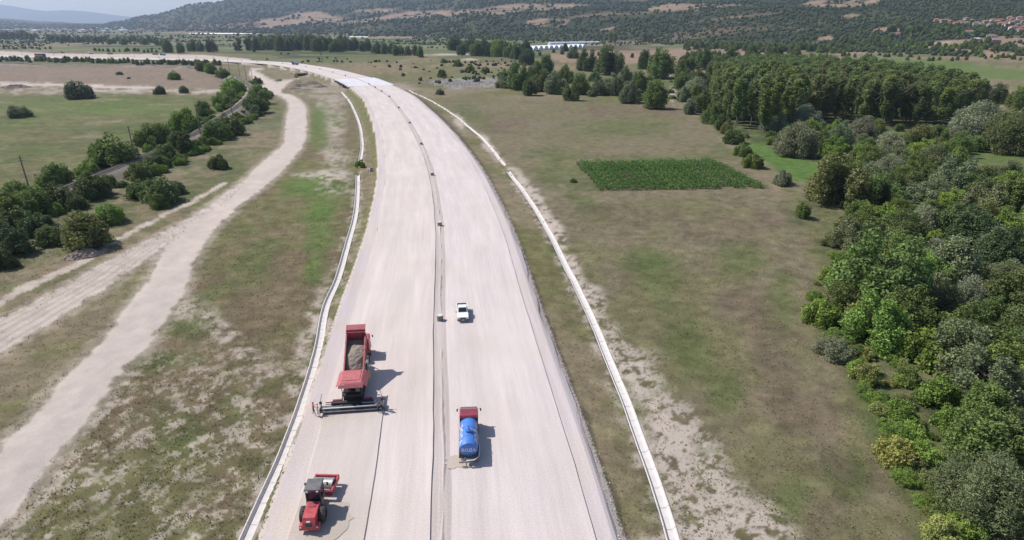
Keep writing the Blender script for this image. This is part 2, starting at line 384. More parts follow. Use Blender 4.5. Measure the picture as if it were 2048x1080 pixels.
mixc('farm', polymask(PX, PY, [(500, 88), (600, 82), (800, 80), (1050, 72), (1300, 80), (1100, 92), (800, 96)], 2, nj) * .6)
mixc('drygreen', polymask(PX, PY, [(410, 109), (540, 109), (560, 116), (420, 117)], 1.5, nj) * .9)
# hills: woodland with dry terraces
hz_v = hill_z(VX, VY)
hw = sst(3, 12, hz_v)
mixc('wood', hw * .95); mixc('drygreen', hw * sst(.15, .6, fbm(VX, VY, 160, 4, 95)) * .28); mixc('tan', hw * sst(.45, .75, fbm(VX, VY * 2.2, 300, 4, 99)) * .3 * sst(600, 900, PX))
TERR = [[(500, 58), (520, 40), (560, 36), (600, 24), (640, 23), (665, 32), (700, 36), (660, 47), (600, 50), (540, 56)],
        [(670, 47), (740, 37), (820, 23), (900, 21), (960, 19), (1010, 9), (1060, 7), (1150, 8), (1185, 11), (1100, 20), (1010, 28), (940, 29), (860, 34), (800, 39), (720, 47)],
        [(700, 22), (760, 17), (800, 20), (760, 26)],
        [(1288, 19), (1320, 10), (1340, 8), (1420, 8), (1490, 10), (1430, 17), (1390, 21), (1300, 22)],
        [(1595, 12), (1640, -4), (1750, -4), (1772, 5), (1700, 13), (1620, 16)],
        [(1055, 42), (1085, 36), (1140, 40), (1130, 51), (1050, 53)], [(1200, 60), (1235, 51), (1222, 60), (1205, 64)], [(1455, 36), (1495, 31), (1482, 37)],
        [(1616, 86), (1640, 75), (1660, 71), (1668, 78), (1630, 87)], [(1742, 71), (1750, 57), (1792, 54), (1824, 62), (1818, 71)], [(1680, 33), (1705, 27), (1720, 31), (1700, 35)],
        [(1780, 97), (1840, 84), (1900, 80), (2080, 68), (2080, 112), (1990, 118), (1950, 106), (1880, 96)]]
TM = np.zeros(nV)
for t in TERR: TM = np.maximum(TM, polymask(PX, PY, t, 1.8, nj * .6) * (VY > 700))
TM = TM * sst(-.75, -.1, fbm(VX, VY * 1.5, 70, 3, 117) + .35 * n4)
mixc('tan', TM * .92); mixc('drygreen', TM * sst(.1, .6, n2 + n1) * .4)
mixc('sand', polymask(PX, PY, [(1700, 96), (1800, 90), (1900, 83), (1900, 85), (1800, 93), (1710, 99)], 1.2) * .7)
tuft(0, hw)
# dirt roads and tracks
RUT = np.zeros(nV)
mixc('gravel', polymask(PX, PY, [(-300, 161), (0, 164), (167, 169), (278, 172), (333, 176), (330, 179), (150, 174.5), (0, 170.5), (-300, 168)], 1.3, nj * .35) * .9)
mixc('sand', polymask(PX, PY, [(170, 178), (330, 180.5), (445, 181), (445, 184), (330, 184.5), (170, 182)], 1.3, nj * .5) * .6)
mixc('gravel', polymask(PX, PY, [(-200, 98), (0, 102), (101, 106.5), (203, 108.5), (305, 108), (416, 110.5), (500, 118), (500, 127), (416, 123), (300, 121), (0, 119), (-200, 117)], 1.5, nj * .3) * .85)
for k, (pl, st, w) in enumerate(TR[:3]):
    l, s = lateral(VX, VY, pl, 16)
    hwid = np.interp(s, st, w)
    edge = hwid - np.abs(l) + (.55 if k < 3 else .8) * n3 + (.5 if k < 3 else 1.2) * n2
    m = sst(-.5, .55, edge)
    if k in (1, 2): m = m * (.78 + .2 * sst(-.5, .3, n3 + .4 * n2))
    mixc('gravel' if k != 2 else 'sand', m); tuft(0, sst(-.9, -.1, edge))
    side = sst(-2.6, -.6, edge) * (1 - m); mixc('sand', side * .35 * (k < 2)); tuft(.35, side)
    if k < 2: mixc('soil', sst(.5, .1, np.abs(edge + .1)) * .55 * sst(-.3, .5, n2) * (VY < 260))
    if k < 2:
        for off in (-.62, -.2, .25, .66):
            mixc(C(.40, .355, .325), m * sst(.32, .1, np.abs(l / np.maximum(hwid, .5) - off)) * .35 * sst(-.4, .5, fbm(VX, VY * .3, 4, 2, 101)))
    if k == 1:
        for off in (-.75, -.45, -.1, .3, .7): mixc('soil', m * sst(.10, .03, np.abs(l / np.maximum(hwid, .5) - off + .06 * n2)) * .6)
yard = polymask(PX, PY, [(503, 139), (520, 146), (556, 165), (590, 158), (630, 148), (640, 146), (655, 158), (620, 153), (583, 162), (572, 172), (560, 186), (532, 179), (512, 163), (496, 150)], 2.2, nj * .7)
mixc('gravel', yard * .95); tuft(0, yard)
mixc('gravel', polymask(PX, PY, [(500, 138), (545, 132), (600, 140), (600, 143), (540, 136), (505, 142)], 1.5) * .8)
# motorway bank
al = np.abs(VLAT); onr = (al < 17.6) & (VSTA > 1)
bank = sst(17.0, 17.8, al) * sst(27, 22, al) * (VZ > VZB + .08) * (al < 40)
mixc(C(.185, .14, .105), bank * .9 * (VLAT > 0)); mixc('drygreen', bank * .9 * (VLAT < 0)); mixc('green', bank * sst(.2, .7, n2) * .4); mixc('soil', bank * sst(.0, .6, n3 - .2 * n2) * .5); tuft(1.0, bank)
inb = np.clip(np.minimum(VSTA - BR0, BR1 - VSTA) / 8 + .5, 0, 1) * (al < 60)
mixc('gravel', onr * (1 - inb)); mixc('soil', inb * sst(50, 30, al) * .8); tuft(0, (al < 17.3) * 1.0)
nearch = sst(2.6, .9, VCL); mixc('sand', nearch * sst(-.3, .5, n3) * .6); mixc('green', nearch * sst(.1, .5, n2) * .45)
tuft(0, (VCL < 1.0) * 1.0)
# railway ballast
mixc(C(.235, .20, .185), sst(2.6, 2.0, np.abs(VRL))); tuft(0, sst(3.0, 2.2, np.abs(VRL)))
# fine uneven tone
ton = .16 * n3 + .10 * n2
smoothroad = sst(.30, .42, RGB[:, 0])
RGB *= (1 + ton * (1 - .72 * smoothroad))[:, None]
RGB = np.clip(RGB, .01, .8)
TUFT2 = np.clip(TUFT, 0, 1).reshape(NR, NC)
RGB2 = RGB.reshape(NR, NC, 3)

# ------------------------------------------------------------------ materials
MATS = {}
def new_mat(name):
    m = bpy.data.materials.new(name); m.use_nodes = True
    MATS[name] = m
    nt = m.node_tree
    return m, nt, nt.nodes, nt.links, nt.nodes['Principled BSDF']
def N(nt, t, **kw):
    n = nt.nodes.new(t)
    for k, v in kw.items():
        if hasattr(n, k) and k not in n.inputs: setattr(n, k, v)
        else: n.inputs[k].default_value = v
    return n
def paint(name, col, rough=.45, metal=0.0, dust=.25, dustcol=(.42, .37, .33), scale=2.5, spec=.5):
    m, nt, ns, lk, p = new_mat(name)
    tc = N(nt, 'ShaderNodeTexCoord')
    nz = N(nt, 'ShaderNodeTexNoise', Scale=scale, Detail=5.0, Roughness=.65); lk.new(tc.outputs['Object'], nz.inputs['Vector'])
    mp = N(nt, 'ShaderNodeMapRange'); mp.inputs['From Min'].default_value = .38; mp.inputs['From Max'].default_value = .75
    mp.inputs['To Max'].default_value = dust * 2; mp.inputs['To Min'].default_value = dust * .35; lk.new(nz.outputs[0], mp.inputs['Value'])
    mx = N(nt, 'ShaderNodeMix', data_type='RGBA'); mx.inputs[6].default_value = (*col, 1); mx.inputs[7].default_value = (*dustcol, 1)
    lk.new(mp.outputs[0], mx.inputs[0]); lk.new(mx.outputs[2], p.inputs['Base Color'])
    p.inputs['Roughness'].default_value = rough; p.inputs['Metallic'].default_value = metal; p.inputs['Specular IOR Level'].default_value = spec
    return m
def ground_mat():
    m, nt, ns, lk, p = new_mat('ground_cover')
    at = N(nt, 'ShaderNodeAttribute', attribute_name='tone')
    ge = N(nt, 'ShaderNodeNewGeometry')
    a = N(nt, 'ShaderNodeTexNoise', Scale=3.4, Detail=7.0, Roughness=.82); lk.new(ge.outputs['Position'], a.inputs['Vector'])
    b = N(nt, 'ShaderNodeTexNoise', Scale=.33, Detail=5.0, Roughness=.65); lk.new(ge.outputs['Position'], b.inputs['Vector'])
    ad = N(nt, 'ShaderNodeMath', operation='MULTIPLY'); lk.new(a.outputs[0], ad.inputs[0]); lk.new(b.outputs[0], ad.inputs[1])
    mp = N(nt, 'ShaderNodeMapRange'); mp.inputs['From Min'].default_value = .12; mp.inputs['From Max'].default_value = .40
    mp.inputs['To Min'].default_value = .64; mp.inputs['To Max'].default_value = 1.34; lk.new(ad.outputs[0], mp.inputs['Value'])
    lm = N(nt, 'ShaderNodeMix', data_type='FLOAT'); lm.inputs[2].default_value = 1.0; lk.new(at.outputs['Alpha'], lm.inputs[0]); lk.new(mp.outputs[0], lm.inputs[3])
    vm = N(nt, 'ShaderNodeVectorMath', operation='SCALE'); lk.new(at.outputs['Color'], vm.inputs[0]); lk.new(lm.outputs[0], vm.inputs['Scale'])
    lk.new(vm.outputs[0], p.inputs['Base Color']); p.inputs['Roughness'].default_value = .95; p.inputs['Specular IOR Level'].default_value = .1
    bp = N(nt, 'ShaderNodeBump', Strength=.55, Distance=.25); lk.new(a.outputs[0], bp.inputs['Height']); lk.new(bp.outputs[0], p.inputs['Normal'])
    return m
def gravel_mat(name, base, streak=.22, dark=(.36, .32, .295), fine=.16, warm=(.50, .42, .33), warm_amt=.25):
    """compacted crushed stone; uv = metres across, metres along"""
    m, nt, ns, lk, p = new_mat(name)
    uv = N(nt, 'ShaderNodeUVMap', uv_map='uv')
    def noise(sx, sy, scale, det, rough=.6):
        mpg = N(nt, 'ShaderNodeMapping'); mpg.inputs['Scale'].default_value = (sx, sy, 1); lk.new(uv.outputs[0], mpg.inputs['Vector'])
        t = N(nt, 'ShaderNodeTexNoise', Scale=scale, Detail=det, Roughness=rough); lk.new(mpg.outputs[0], t.inputs['Vector']); return t
    s1 = noise(1, .035, 1.7, 6, .75); s2 = noise(1, .09, .35, 5); s3 = noise(1, 1, .09, 5, .6); g = noise(1, 1, 5.5, 5, .8)
    def ramp(t, lo, hi, a, b):
        q = N(nt, 'ShaderNodeMapRange'); q.inputs['From Min'].default_value = lo; q.inputs['From Max'].default_value = hi
        q.inputs['To Min'].default_value = a; q.inputs['To Max'].default_value = b; lk.new(t.outputs[0], q.inputs['Value']); return q
    m1 = N(nt, 'ShaderNodeMix', data_type='RGBA'); m1.inputs[6].default_value = (*base, 1); m1.inputs[7].default_value = (*dark, 1)
    lk.new(ramp(s1, .42, .72, 0, streak * 2).outputs[0], m1.inputs[0])
    m2 = N(nt, 'ShaderNodeMix', data_type='RGBA'); m2.inputs[7].default_value = (*warm, 1); lk.new(m1.outputs[2], m2.inputs[6])
    lk.new(ramp(s3, .45, .68, 0, warm_amt * 2).outputs[0], m2.inputs[0])
    v1 = N(nt, 'ShaderNodeVectorMath', operation='SCALE'); lk.new(m2.outputs[2], v1.inputs[0]); lk.new(ramp(g, .25, .75, 1 - fine, 1 + fine).outputs[0], v1.inputs['Scale'])
    v2 = N(nt, 'ShaderNodeVectorMath', operation='SCALE'); lk.new(v1.outputs[0], v2.inputs[0]); lk.new(ramp(s2, .3, .7, .90, 1.08).outputs[0], v2.inputs['Scale'])
    lk.new(v2.outputs[0], p.inputs['Base Color']); p.inputs['Roughness'].default_value = .95; p.inputs['Specular IOR Level'].default_value = .15
    bp = N(nt, 'ShaderNodeBump', Strength=.5, Distance=.06); lk.new(g.outputs[0], bp.inputs['Height']); lk.new(bp.outputs[0], p.inputs['Normal'])
    return m
def leaf_mat(name):
    """leaf colour = object colour * per-leaf tone; thin leaves let some light through"""
    m, nt, ns, lk, p = new_mat(name)
    oi = N(nt, 'ShaderNodeObjectInfo'); at = N(nt, 'ShaderNodeAttribute', attribute_name='leaf')
    mp = N(nt, 'ShaderNodeMapRange'); mp.inputs['To Min'].default_value = .45; mp.inputs['To Max'].default_value = 1.55; lk.new(at.outputs['Fac'], mp.inputs['Value'])
    v = N(nt, 'ShaderNodeVectorMath', operation='SCALE'); lk.new(oi.outputs['Color'], v.inputs[0]); lk.new(mp.outputs[0], v.inputs['Scale'])
    lk.new(v.outputs[0], p.inputs['Base Color']); p.inputs['Roughness'].default_value = .62; p.inputs['Specular IOR Level'].default_value = .3
    tr = N(nt, 'ShaderNodeBsdfTranslucent'); lk.new(v.outputs[0], tr.inputs['Color'])
    mx = N(nt, 'ShaderNodeMixShader'); mx.inputs[0].default_value = .28
    lk.new(p.outputs[0], mx.inputs[1]); lk.new(tr.outputs[0], mx.inputs[2]); lk.new(mx.outputs[0], ns['Material Output'].inputs['Surface'])
    return m
def attr_mat(name, trans=.25):
    m, nt, ns, lk, p = new_mat(name)
    at = N(nt, 'ShaderNodeAttribute', attribute_name='tone'); lk.new(at.outputs['Color'], p.inputs['Base Color'])
    p.inputs['Roughness'].default_value = .8; p.inputs['Specular IOR Level'].default_value = .15
    if trans:
        tr = N(nt, 'ShaderNodeBsdfTranslucent'); lk.new(at.outputs['Color'], tr.inputs['Color'])
        mx = N(nt, 'ShaderNodeMixShader'); mx.inputs[0].default_value = trans
        lk.new(p.outputs[0], mx.inputs[1]); lk.new(tr.outputs[0], mx.inputs[2]); lk.new(mx.outputs[0], ns['Material Output'].inputs['Surface'])
    return m
M_GROUND = ground_mat()
M_LEAF = leaf_mat('leaf'); M_TUFT = attr_mat('grass_blades'); M_WOODLAND = attr_mat('woodland_leaves', .15); M_STONES = attr_mat('stones', 0)
M_BARK = paint('bark', (.10, .08, .062), .95, dust=.3, dustcol=(.2, .18, .15), scale=3, spec=.1)
M_BARKP = paint('poplar_bark', (.24, .22, .18), .95, dust=.3, dustcol=(.1, .09, .07), scale=2, spec=.1)
M_ROAD = gravel_mat('crushed_stone', (.585, .515, .495), .19, dark=(.40, .345, .34), fine=.22, warm=(.53, .455, .42), warm_amt=.3)
M_ROADL = gravel_mat('crushed_stone_pale', (.59, .515, .485), .20, dark=(.42, .36, .34), fine=.20, warm=(.53, .455, .41), warm_amt=.3)
M_SHOULD = gravel_mat('shoulder_gravel', (.52, .455, .45), .18, fine=.28)
M_MED = gravel_mat('median_gravel', (.45, .39, .375), .25, fine=.32, warm=(.40, .34, .29))
M_MAT = gravel_mat('fresh_layer', (.535, .47, .435), .16, dark=(.42, .365, .33), warm=(.44, .375, .32), warm_amt=.42)
M_DECK = gravel_mat('deck_concrete', (.60, .58, .62), .05, dark=(.5, .48, .5), fine=.05, warm_amt=.08, warm=(.52, .5, .5))
M_CONC = paint('concrete', (.62, .58, .56), .9, dust=.2, dustcol=(.34, .31, .28), scale=1.2, spec=.2)
M_CONCD = paint('weathered_concrete', (.40, .37, .35), .9, dust=.3, dustcol=(.25, .22, .2), scale=.8, spec=.2)
M_RED = paint('red_paint', (.42, .018, .03), .45, dust=.15, dustcol=(.5, .36, .34))
M_RED_GLARE = paint('glare_red_paint', (.43, .075, .085), .55, dust=.2, dustcol=(.46, .33, .31))  # red paled towards pink, sun glare put into the colour
M_DRED = paint('dark_red_paint', (.27, .022, .045), .45, dust=.12, dustcol=(.4, .3, .3))
M_BLUE = paint('blue_tank_paint', (.035, .17, .56), .42, dust=.12, dustcol=(.32, .38, .5))
M_WHITE = paint('white_paint', (.80, .80, .80), .3, dust=.04)
M_BLACK = paint('black_paint', (.022, .022, .024), .5, dust=.10, dustcol=(.2, .18, .16))
M_DGREY = paint('dark_grey_paint', (.075, .075, .085), .45, dust=.18)
M_RUB = paint('tyre_rubber', (.028, .027, .027), .85, dust=.28, dustcol=(.25, .22, .2))
M_STEEL = paint('worn_steel', (.55, .53, .52), .38, .75, dust=.25)
M_STEELD = paint('dark_steel', (.12, .12, .125), .5, .4, dust=.2)
M_YEL = paint('yellow_paint', (.50, .36, .05), .5, dust=.18)
M_ORANGE = paint('orange_paint', (.55, .14, .03), .5, dust=.15)
M_GLASS = paint('tinted_glass', (.012, .016, .03), .08, dust=.03, spec=.8)
M_LETTER = paint('white_lettering', (.78, .78, .80), .5, dust=.05)
M_LAMP = paint('lamp_lens', (.7, .7, .72), .15, dust=.05)
M_RAIL = paint('rail_steel', (.17, .12, .10), .45, .5, dust=.25, dustcol=(.2, .13, .1))
M_SLEEPER = paint('sleeper', (.27, .25, .235), .9, dust=.4, dustcol=(.14, .11, .09))
M_POLE = paint('pole_wood', (.115, .095, .082), .9, dust=.3, spec=.1)
M_TILE = paint('roof_tiles', (.36, .14, .10), .85, dust=.25, dustcol=(.30, .17, .13), scale=.6, spec=.15)
M_TILE2 = paint('old_roof_tiles', (.30, .165, .135), .85, dust=.3, dustcol=(.24, .17, .15), scale=.6, spec=.15)
M_WALLW = paint('white_render', (.72, .69, .65), .9, dust=.12, scale=.5, spec=.2)
M_WALLB = paint('beige_render', (.46, .38, .31), .9, dust=.15, scale=.5, spec=.2)
M_WALLV = paint('violet_render', (.20, .17, .42), .8, dust=.1, scale=.5, spec=.2)
M_FILM = paint('greenhouse_film', (.74, .76, .80), .35, dust=.06, scale=.3)
M_LOAD = paint('crushed_load', (.36, .30, .25), .95, dust=.5, dustcol=(.20, .165, .135), scale=1.8, spec=.1)
M_EARTH = paint('dug_earth', (.23, .175, .145), .95, dust=.5, dustcol=(.33, .27, .23), scale=.8, spec=.1)
M_SKIN = paint('skin', (.42, .24, .17), .6, dust=0); M_HAIR = paint('dark_hair', (.025, .02, .018), .7, dust=0)
def cloth(n, c): return paint(n, c, .9, dust=.08, spec=.1)
M_HIVIS = cloth('orange_cloth', (.75, .14, .03)); M_NAVY = cloth('navy_cloth', (.03, .035, .06)); M_PALE = cloth('pale_cloth', (.68, .66, .64))
M_GREYC = cloth('grey_blue_cloth', (.17, .20, .27)); M_BLUEC = cloth('blue_cloth', (.05, .06, .42)); M_SHOE = cloth('dark_shoe', (.03, .026, .022))
M_HELM = paint('helmet_plastic', (.7, .68, .62), .4, dust=.05)

# ------------------------------------------------------------------ object helpers
def tag(o, label=None, cat=None, group=None, kind=None):
    if label: o['label'] = label
    if cat: o['category'] = cat
    if group: o['group'] = group
    if kind: o['kind'] = kind
    return o
def empty(name, loc, rz=0.0):
    o = bpy.data.objects.new(name, None); COL.objects.link(o)
    o.location = loc; o.rotation_euler = (0, 0, rz); o.empty_display_size = .5
    return o
def link(name, me, parent=None):
    o = bpy.data.objects.new(name, me); COL.objects.link(o)
    if parent is not None: o.parent = parent
    return o
def copy_tree(o, parent=None):
    c = o.copy(); COL.objects.link(c); c.parent = parent
    for ch in o.children: copy_tree(ch, c)
    return c
def np_mesh(name, v, f, mats, tone=None, leaf=None, uv=None, smooth=False, mi=None):
    """v (n,3), f (m,k) arrays -> mesh, fast"""
    v = np.asarray(v, np.float32); f = np.asarray(f, np.int32)
    me = bpy.data.meshes.new(name)
    if tone is not None and tone.shape[1] == 3: tone = np.c_[tone, np.ones(len(tone))]
    me.vertices.add(len(v)); me.vertices.foreach_set('co', v.ravel())
    k = f.shape[1]
    me.loops.add(f.size); me.loops.foreach_set('vertex_index', f.ravel())
    me.polygons.add(len(f)); me.polygons.foreach_set('loop_start', np.arange(0, f.size, k, dtype=np.int32))
    me.polygons.foreach_set('loop_total', np.full(len(f), k, np.int32))
    me.polygons.foreach_set('use_smooth', np.full(len(f), bool(smooth)))
    for m in (mats if isinstance(mats, (list, tuple)) else [mats]): me.materials.append(m)
    if mi is not None: me.polygons.foreach_set('material_index', np.asarray(mi, np.int32))
    if tone is not None:
        a = me.attributes.new('tone', 'FLOAT_COLOR', 'POINT')
        a.data.foreach_set('color', tone.astype(np.float32).ravel())
    if leaf is not None:
        a = me.attributes.new('leaf', 'FLOAT', 'POINT'); a.data.foreach_set('value', np.asarray(leaf, np.float32))
    if uv is not None:
        l = me.uv_layers.new(name='uv'); l.data.foreach_set('uv', np.asarray(uv, np.float32)[f.ravel()].ravel())
    me.update(calc_edges=True); me.validate()
    return me
def quads(nr, nc, off=0):
    i = np.arange(nr - 1)[:, None] * nc + np.arange(nc - 1)[None, :]
    i = i.ravel() + off
    return np.c_[i, i + 1, i + nc + 1, i + nc]
class MB:
    def __init__(s): s.v = []; s.f = []; s.m = []
    def add(s, vs, fs, M=None, mi=0):
        o = len(s.v)
        for p in vs:
            p = Vector(p)
            s.v.append(tuple(M @ p) if M is not None else tuple(p))
        for f in fs: s.f.append([o + i for i in f]); s.m.append(mi)
        return s
    def box(s, c, d, M=None, mi=0, top=(1, 1), sh=(0, 0)):
        x, y, z = d[0] / 2, d[1] / 2, d[2] / 2
        vs = [(c[0] + a * x, c[1] + b * y, c[2] - z) for a, b in ((-1, -1), (1, -1), (1, 1), (-1, 1))]
        vs += [(c[0] + a * x * top[0] + sh[0], c[1] + b * y * top[1] + sh[1], c[2] + z) for a, b in ((-1, -1), (1, -1), (1, 1), (-1, 1))]
        return s.add(vs, [(3, 2, 1, 0), (4, 5, 6, 7), (0, 1, 5, 4), (1, 2, 6, 5), (2, 3, 7, 6), (3, 0, 4, 7)], M, mi)
    def tube(s, p0, p1, r0, r1=None, n=10, M=None, mi=0, caps=True):
        p0, p1 = Vector(p0), Vector(p1); r1 = r0 if r1 is None else r1
        d = (p1 - p0).normalized(); a = d.orthogonal().normalized(); b = d.cross(a)
        vs = []
        for p, r in ((p0, r0), (p1, r1)):
            for k in range(n):
                t = 2 * math.pi * k / n
                vs.append(p + a * (r * math.cos(t)) + b * (r * math.sin(t)))
        fs = [(k, (k + 1) % n, n + (k + 1) % n, n + k) for k in range(n)]
        if caps: fs += [tuple(range(n - 1, -1, -1)), tuple(range(n, 2 * n))]
        return s.add(vs, fs, M, mi)
    def path(s, pts, r, n=6, M=None, mi=0):
        for a, b in zip(pts[:-1], pts[1:]): s.tube(a, b, r, r, n, M, mi)
        return s
    def prism(s, prof, x0, x1, M=None, mi=0, axis='x'):
        """profile of (y, z) points swept along x (counter-clockwise seen from +x)"""
        n = len(prof)
        vs = [(x0, y, z) for y, z in prof] + [(x1, y, z) for y, z in prof]
        fs = [(k, n + k, n + (k + 1) % n, (k + 1) % n) for k in range(n)] + [tuple(range(n)), tuple(range(2 * n - 1, n - 1, -1))]
        return s.add(vs, fs, M, mi)
    def build(s, name, mats, parent=None, bevel=0.0, smooth=False):
        me = bpy.data.meshes.new(name); me.from_pydata(s.v, [], s.f)
        ml = mats if isinstance(mats, (list, tuple)) else [mats]
        for m in ml: me.materials.append(m)
        if len(ml) > 1: me.polygons.foreach_set('material_index', s.m)
        import bmesh
        bm = bmesh.new(); bm.from_mesh(me); bmesh.ops.recalc_face_normals(bm, faces=bm.faces); bm.to_mesh(me); bm.free()
        if smooth:
            me.polygons.foreach_set('use_smooth', [True] * len(me.polygons))
        me.update()
        o = link(name, me, parent)
        if bevel:
            b = o.modifiers.new('bevel', 'BEVEL'); b.width = bevel; b.segments = 2; b.limit_method = 'ANGLE'; b.angle_limit = R(40)
        return o

# ------------------------------------------------------------------ the setting
g = link('ground', np_mesh('ground', np.c_[VX, VY, VZ], quads(NR, NC), M_GROUND, tone=np.c_[RGB, 1 - .7 * smoothroad], smooth=True)); tag(g, kind='structure')
def strip(name, s0, s1, lats, mat, step=3.0, skirt=.45, jag=.10, seed=0, kind='structure'):
    """road sheet along the centre line: lats = [(lateral, z), ...] left to right"""
    ss = np.arange(s0, s1 + .01, step)
    if ss[-1] < s1 - .2: ss = np.r_[ss, s1]
    la = np.array([a for a, _ in lats]); zz = np.array([b for _, b in lats])
    nc = len(la)
    L = np.tile(la, (len(ss), 1)); Z = np.tile(zz, (len(ss), 1))
    for e, sg in ((0, 1), (nc - 1, -1)):
        L[:, e] += jag * fbm(ss, ss * 0 + 3.7 * e + seed, 7, 4, 40 + seed)
    Z = Z + .02 * fbm(L.ravel() + seed, np.repeat(ss, nc), 5, 2, 44).reshape(Z.shape)
    L = np.c_[L[:, :1] - .12, L, L[:, -1:] + .12]; Z = np.c_[Z[:, :1] - skirt, Z, Z[:, -1:] - skirt]
    S = np.repeat(ss, L.shape[1])
    x, y = road_pt(S, L.ravel())
    v = np.c_[x, y, Z.ravel()]
    return tag(link(name, np_mesh(name, v, quads(len(ss), L.shape[1]), mat, uv=np.c_[L.ravel(), S], smooth=False)), kind=kind)
def lin(a, b, n, z): return [(a + (b - a) * k / n, z) for k in range(n + 1)]
S_END = CL_S[-1] - 4
S_PAVE = station_of(-11.0, 65.5)                         # where the paver stands
for a, b in ((6, BR0 - .1), (BR1 + .1, S_END)):
    near = a < 10
    strip('road_surface', a, b, lin(-14.6, -1.15, 8, -.04), M_ROADL, seed=1)
    strip('road_surface', a, b, lin(.95, 14.4, 8, -.04), M_ROAD, seed=2)
    strip('road_shoulder', a, b, lin(-17.0, -14.55, 3, -.20), M_SHOULD, seed=3, jag=.25)
    strip('road_shoulder', a, b, lin(14.3, 16.1, 3, -.20) + [(16.5, -.33), (16.95, -.58)], M_SHOULD, seed=4, jag=.3, skirt=.2)
    strip('road_median', a, b, [(-1.2, -.22), (-.9, -.20), (-.5, -.18), (-.25, -.13), (.1, -.10), (.5, -.09), (.8, -.12), (1.0, -.13)], M_MED, seed=5, step=1.5, jag=.02)
# the freshly laid layer behind the paver
strip('road_fresh_layer', 20, S_PAVE - .6, lin(-14.4, -7.3, 6, .10), M_MAT, step=1.0, skirt=.2, seed=6, jag=.05)
# windrow of loose gravel along the median
ss = np.arange(30, 560, 1.1); n = len(ss)
prof = np.array([[-.42, -.28], [-.2, -.06], [0, .10], [.22, -.04], [.45, -.18]])
lat0 = .05 + .10 * fbm(ss, ss * 0, 9, 3, 12); hh = .55 + .45 * fbm(ss, ss * 0 + 9, 3.5, 3, 13)
Lw = lat0[:, None] + prof[None, :, 0]; Zw = -.26 + (prof[None, :, 1] + .28) * np.clip(hh, .15, 1.3)[:, None]
xw, yw = road_pt(np.repeat(ss, 5), Lw.ravel())
tag(link('gravel_windrow', np_mesh('gravel_windrow', np.c_[xw, yw, Zw.ravel()], quads(n, 5), M_MED, uv=np.c_[Lw.ravel(), np.repeat(ss, 5)])), kind='structure')

# damp patches of spread water
def damp(px_, py_, w, l, z, seed):
    x, y = un(px_, py_, z); n = 40; a = np.linspace(0, 2 * np.pi, n, endpoint=False)
    r = 1 + .35 * fbm(np.cos(a) * 2 + seed, np.sin(a) * 2, 1, 3, seed)
    v = np.r_[[[x, y, z]], np.c_[x + np.cos(a) * w * r, y + np.sin(a) * l * r, np.full(n, z)]]
    f = np.c_[np.zeros(n, int), np.arange(1, n + 1), np.r_[np.arange(2, n + 1), 1]]
    tag(link('damp_patch', np_mesh('damp_patch', v, f, M_DAMP, uv=v[:, :2])), kind='structure')
M_DAMP = gravel_mat('damp_gravel', (.44, .38, .335), .15, dark=(.36, .31, .27), warm=(.40, .34, .28), warm_amt=.4)
damp(655, 1035, 2.3, 2.8, .134, 3); damp(915, 922, 1.5, 1.1, -.004, 5)

# far ranges
def ridge(name, pts, Y, depth, col, seed):
    m = paint(name + '_scrub', col, .95, dust=.4, dustcol=(.16, .15, .12), scale=.0012, spec=.05)
    xs = np.linspace(pts[0][0], pts[-1][0], 140)
    top = np.interp(xs, [p[0] for p in pts], [p[1] for p in pts])
    v = []
    for k, t in enumerate(np.linspace(0, 1, 9)):
        yy = Y + depth * (t - .5) * 2
        prof = math.sin(math.pi * t) ** .8
        zt = np.array([_row_z(Y, q) for q in top])
        x = (xs - 1024) / F / 1.0745 * Y
        v.append(np.c_[x, np.full_like(x, yy), np.maximum(zt, 0) * prof * (1 + .10 * fbm(x, np.full_like(x, yy), 2600, 4, seed)) - 3])
    return tag(link(name, np_mesh(name, np.vstack(v), quads(9, 140), m, smooth=True)), kind='structure')
ridge('far_mountains', [(-2200, 20), (-900, -10), (-400, 2), (0, 9), (40, 17), (100, 24), (130, 21.5), (160, 22), (200, 27), (280, 36), (420, 44), (700, 46)], 17500, 1900, (.09, .10, .08), 3)
ridge('far_hills', [(-1800, 30), (-600, 24), (-100, 30), (0, 35), (40, 39), (90, 42), (140, 45.5), (200, 48)], 9800, 900, (.07, .085, .05), 9)

# haze: one even volume round everything
hm = bpy.data.materials.new('haze'); hm.use_nodes = True; hm.node_tree.nodes.clear()
ho = hm.node_tree.nodes.new('ShaderNodeOutputMaterial'); hv = hm.node_tree.nodes.new('ShaderNodeVolumePrincipled')
hv.inputs['Color'].default_value = (.62, .75, 1.0, 1); hv.inputs['Density'].default_value = 0.7e-4; hv.inputs['Anisotropy'].default_value = 0.25
hm.node_tree.links.new(hv.outputs[0], ho.inputs['Volume'])
HT_ = max(float(VZ.max()), 520.0) + 40
hb = MB(); hb.box((0, 9000, (HT_ - 14) / 2), (104000, 24000 + 1000, HT_ + 14))
hz = hb.build('haze', hm); tag(hz, kind='stuff')

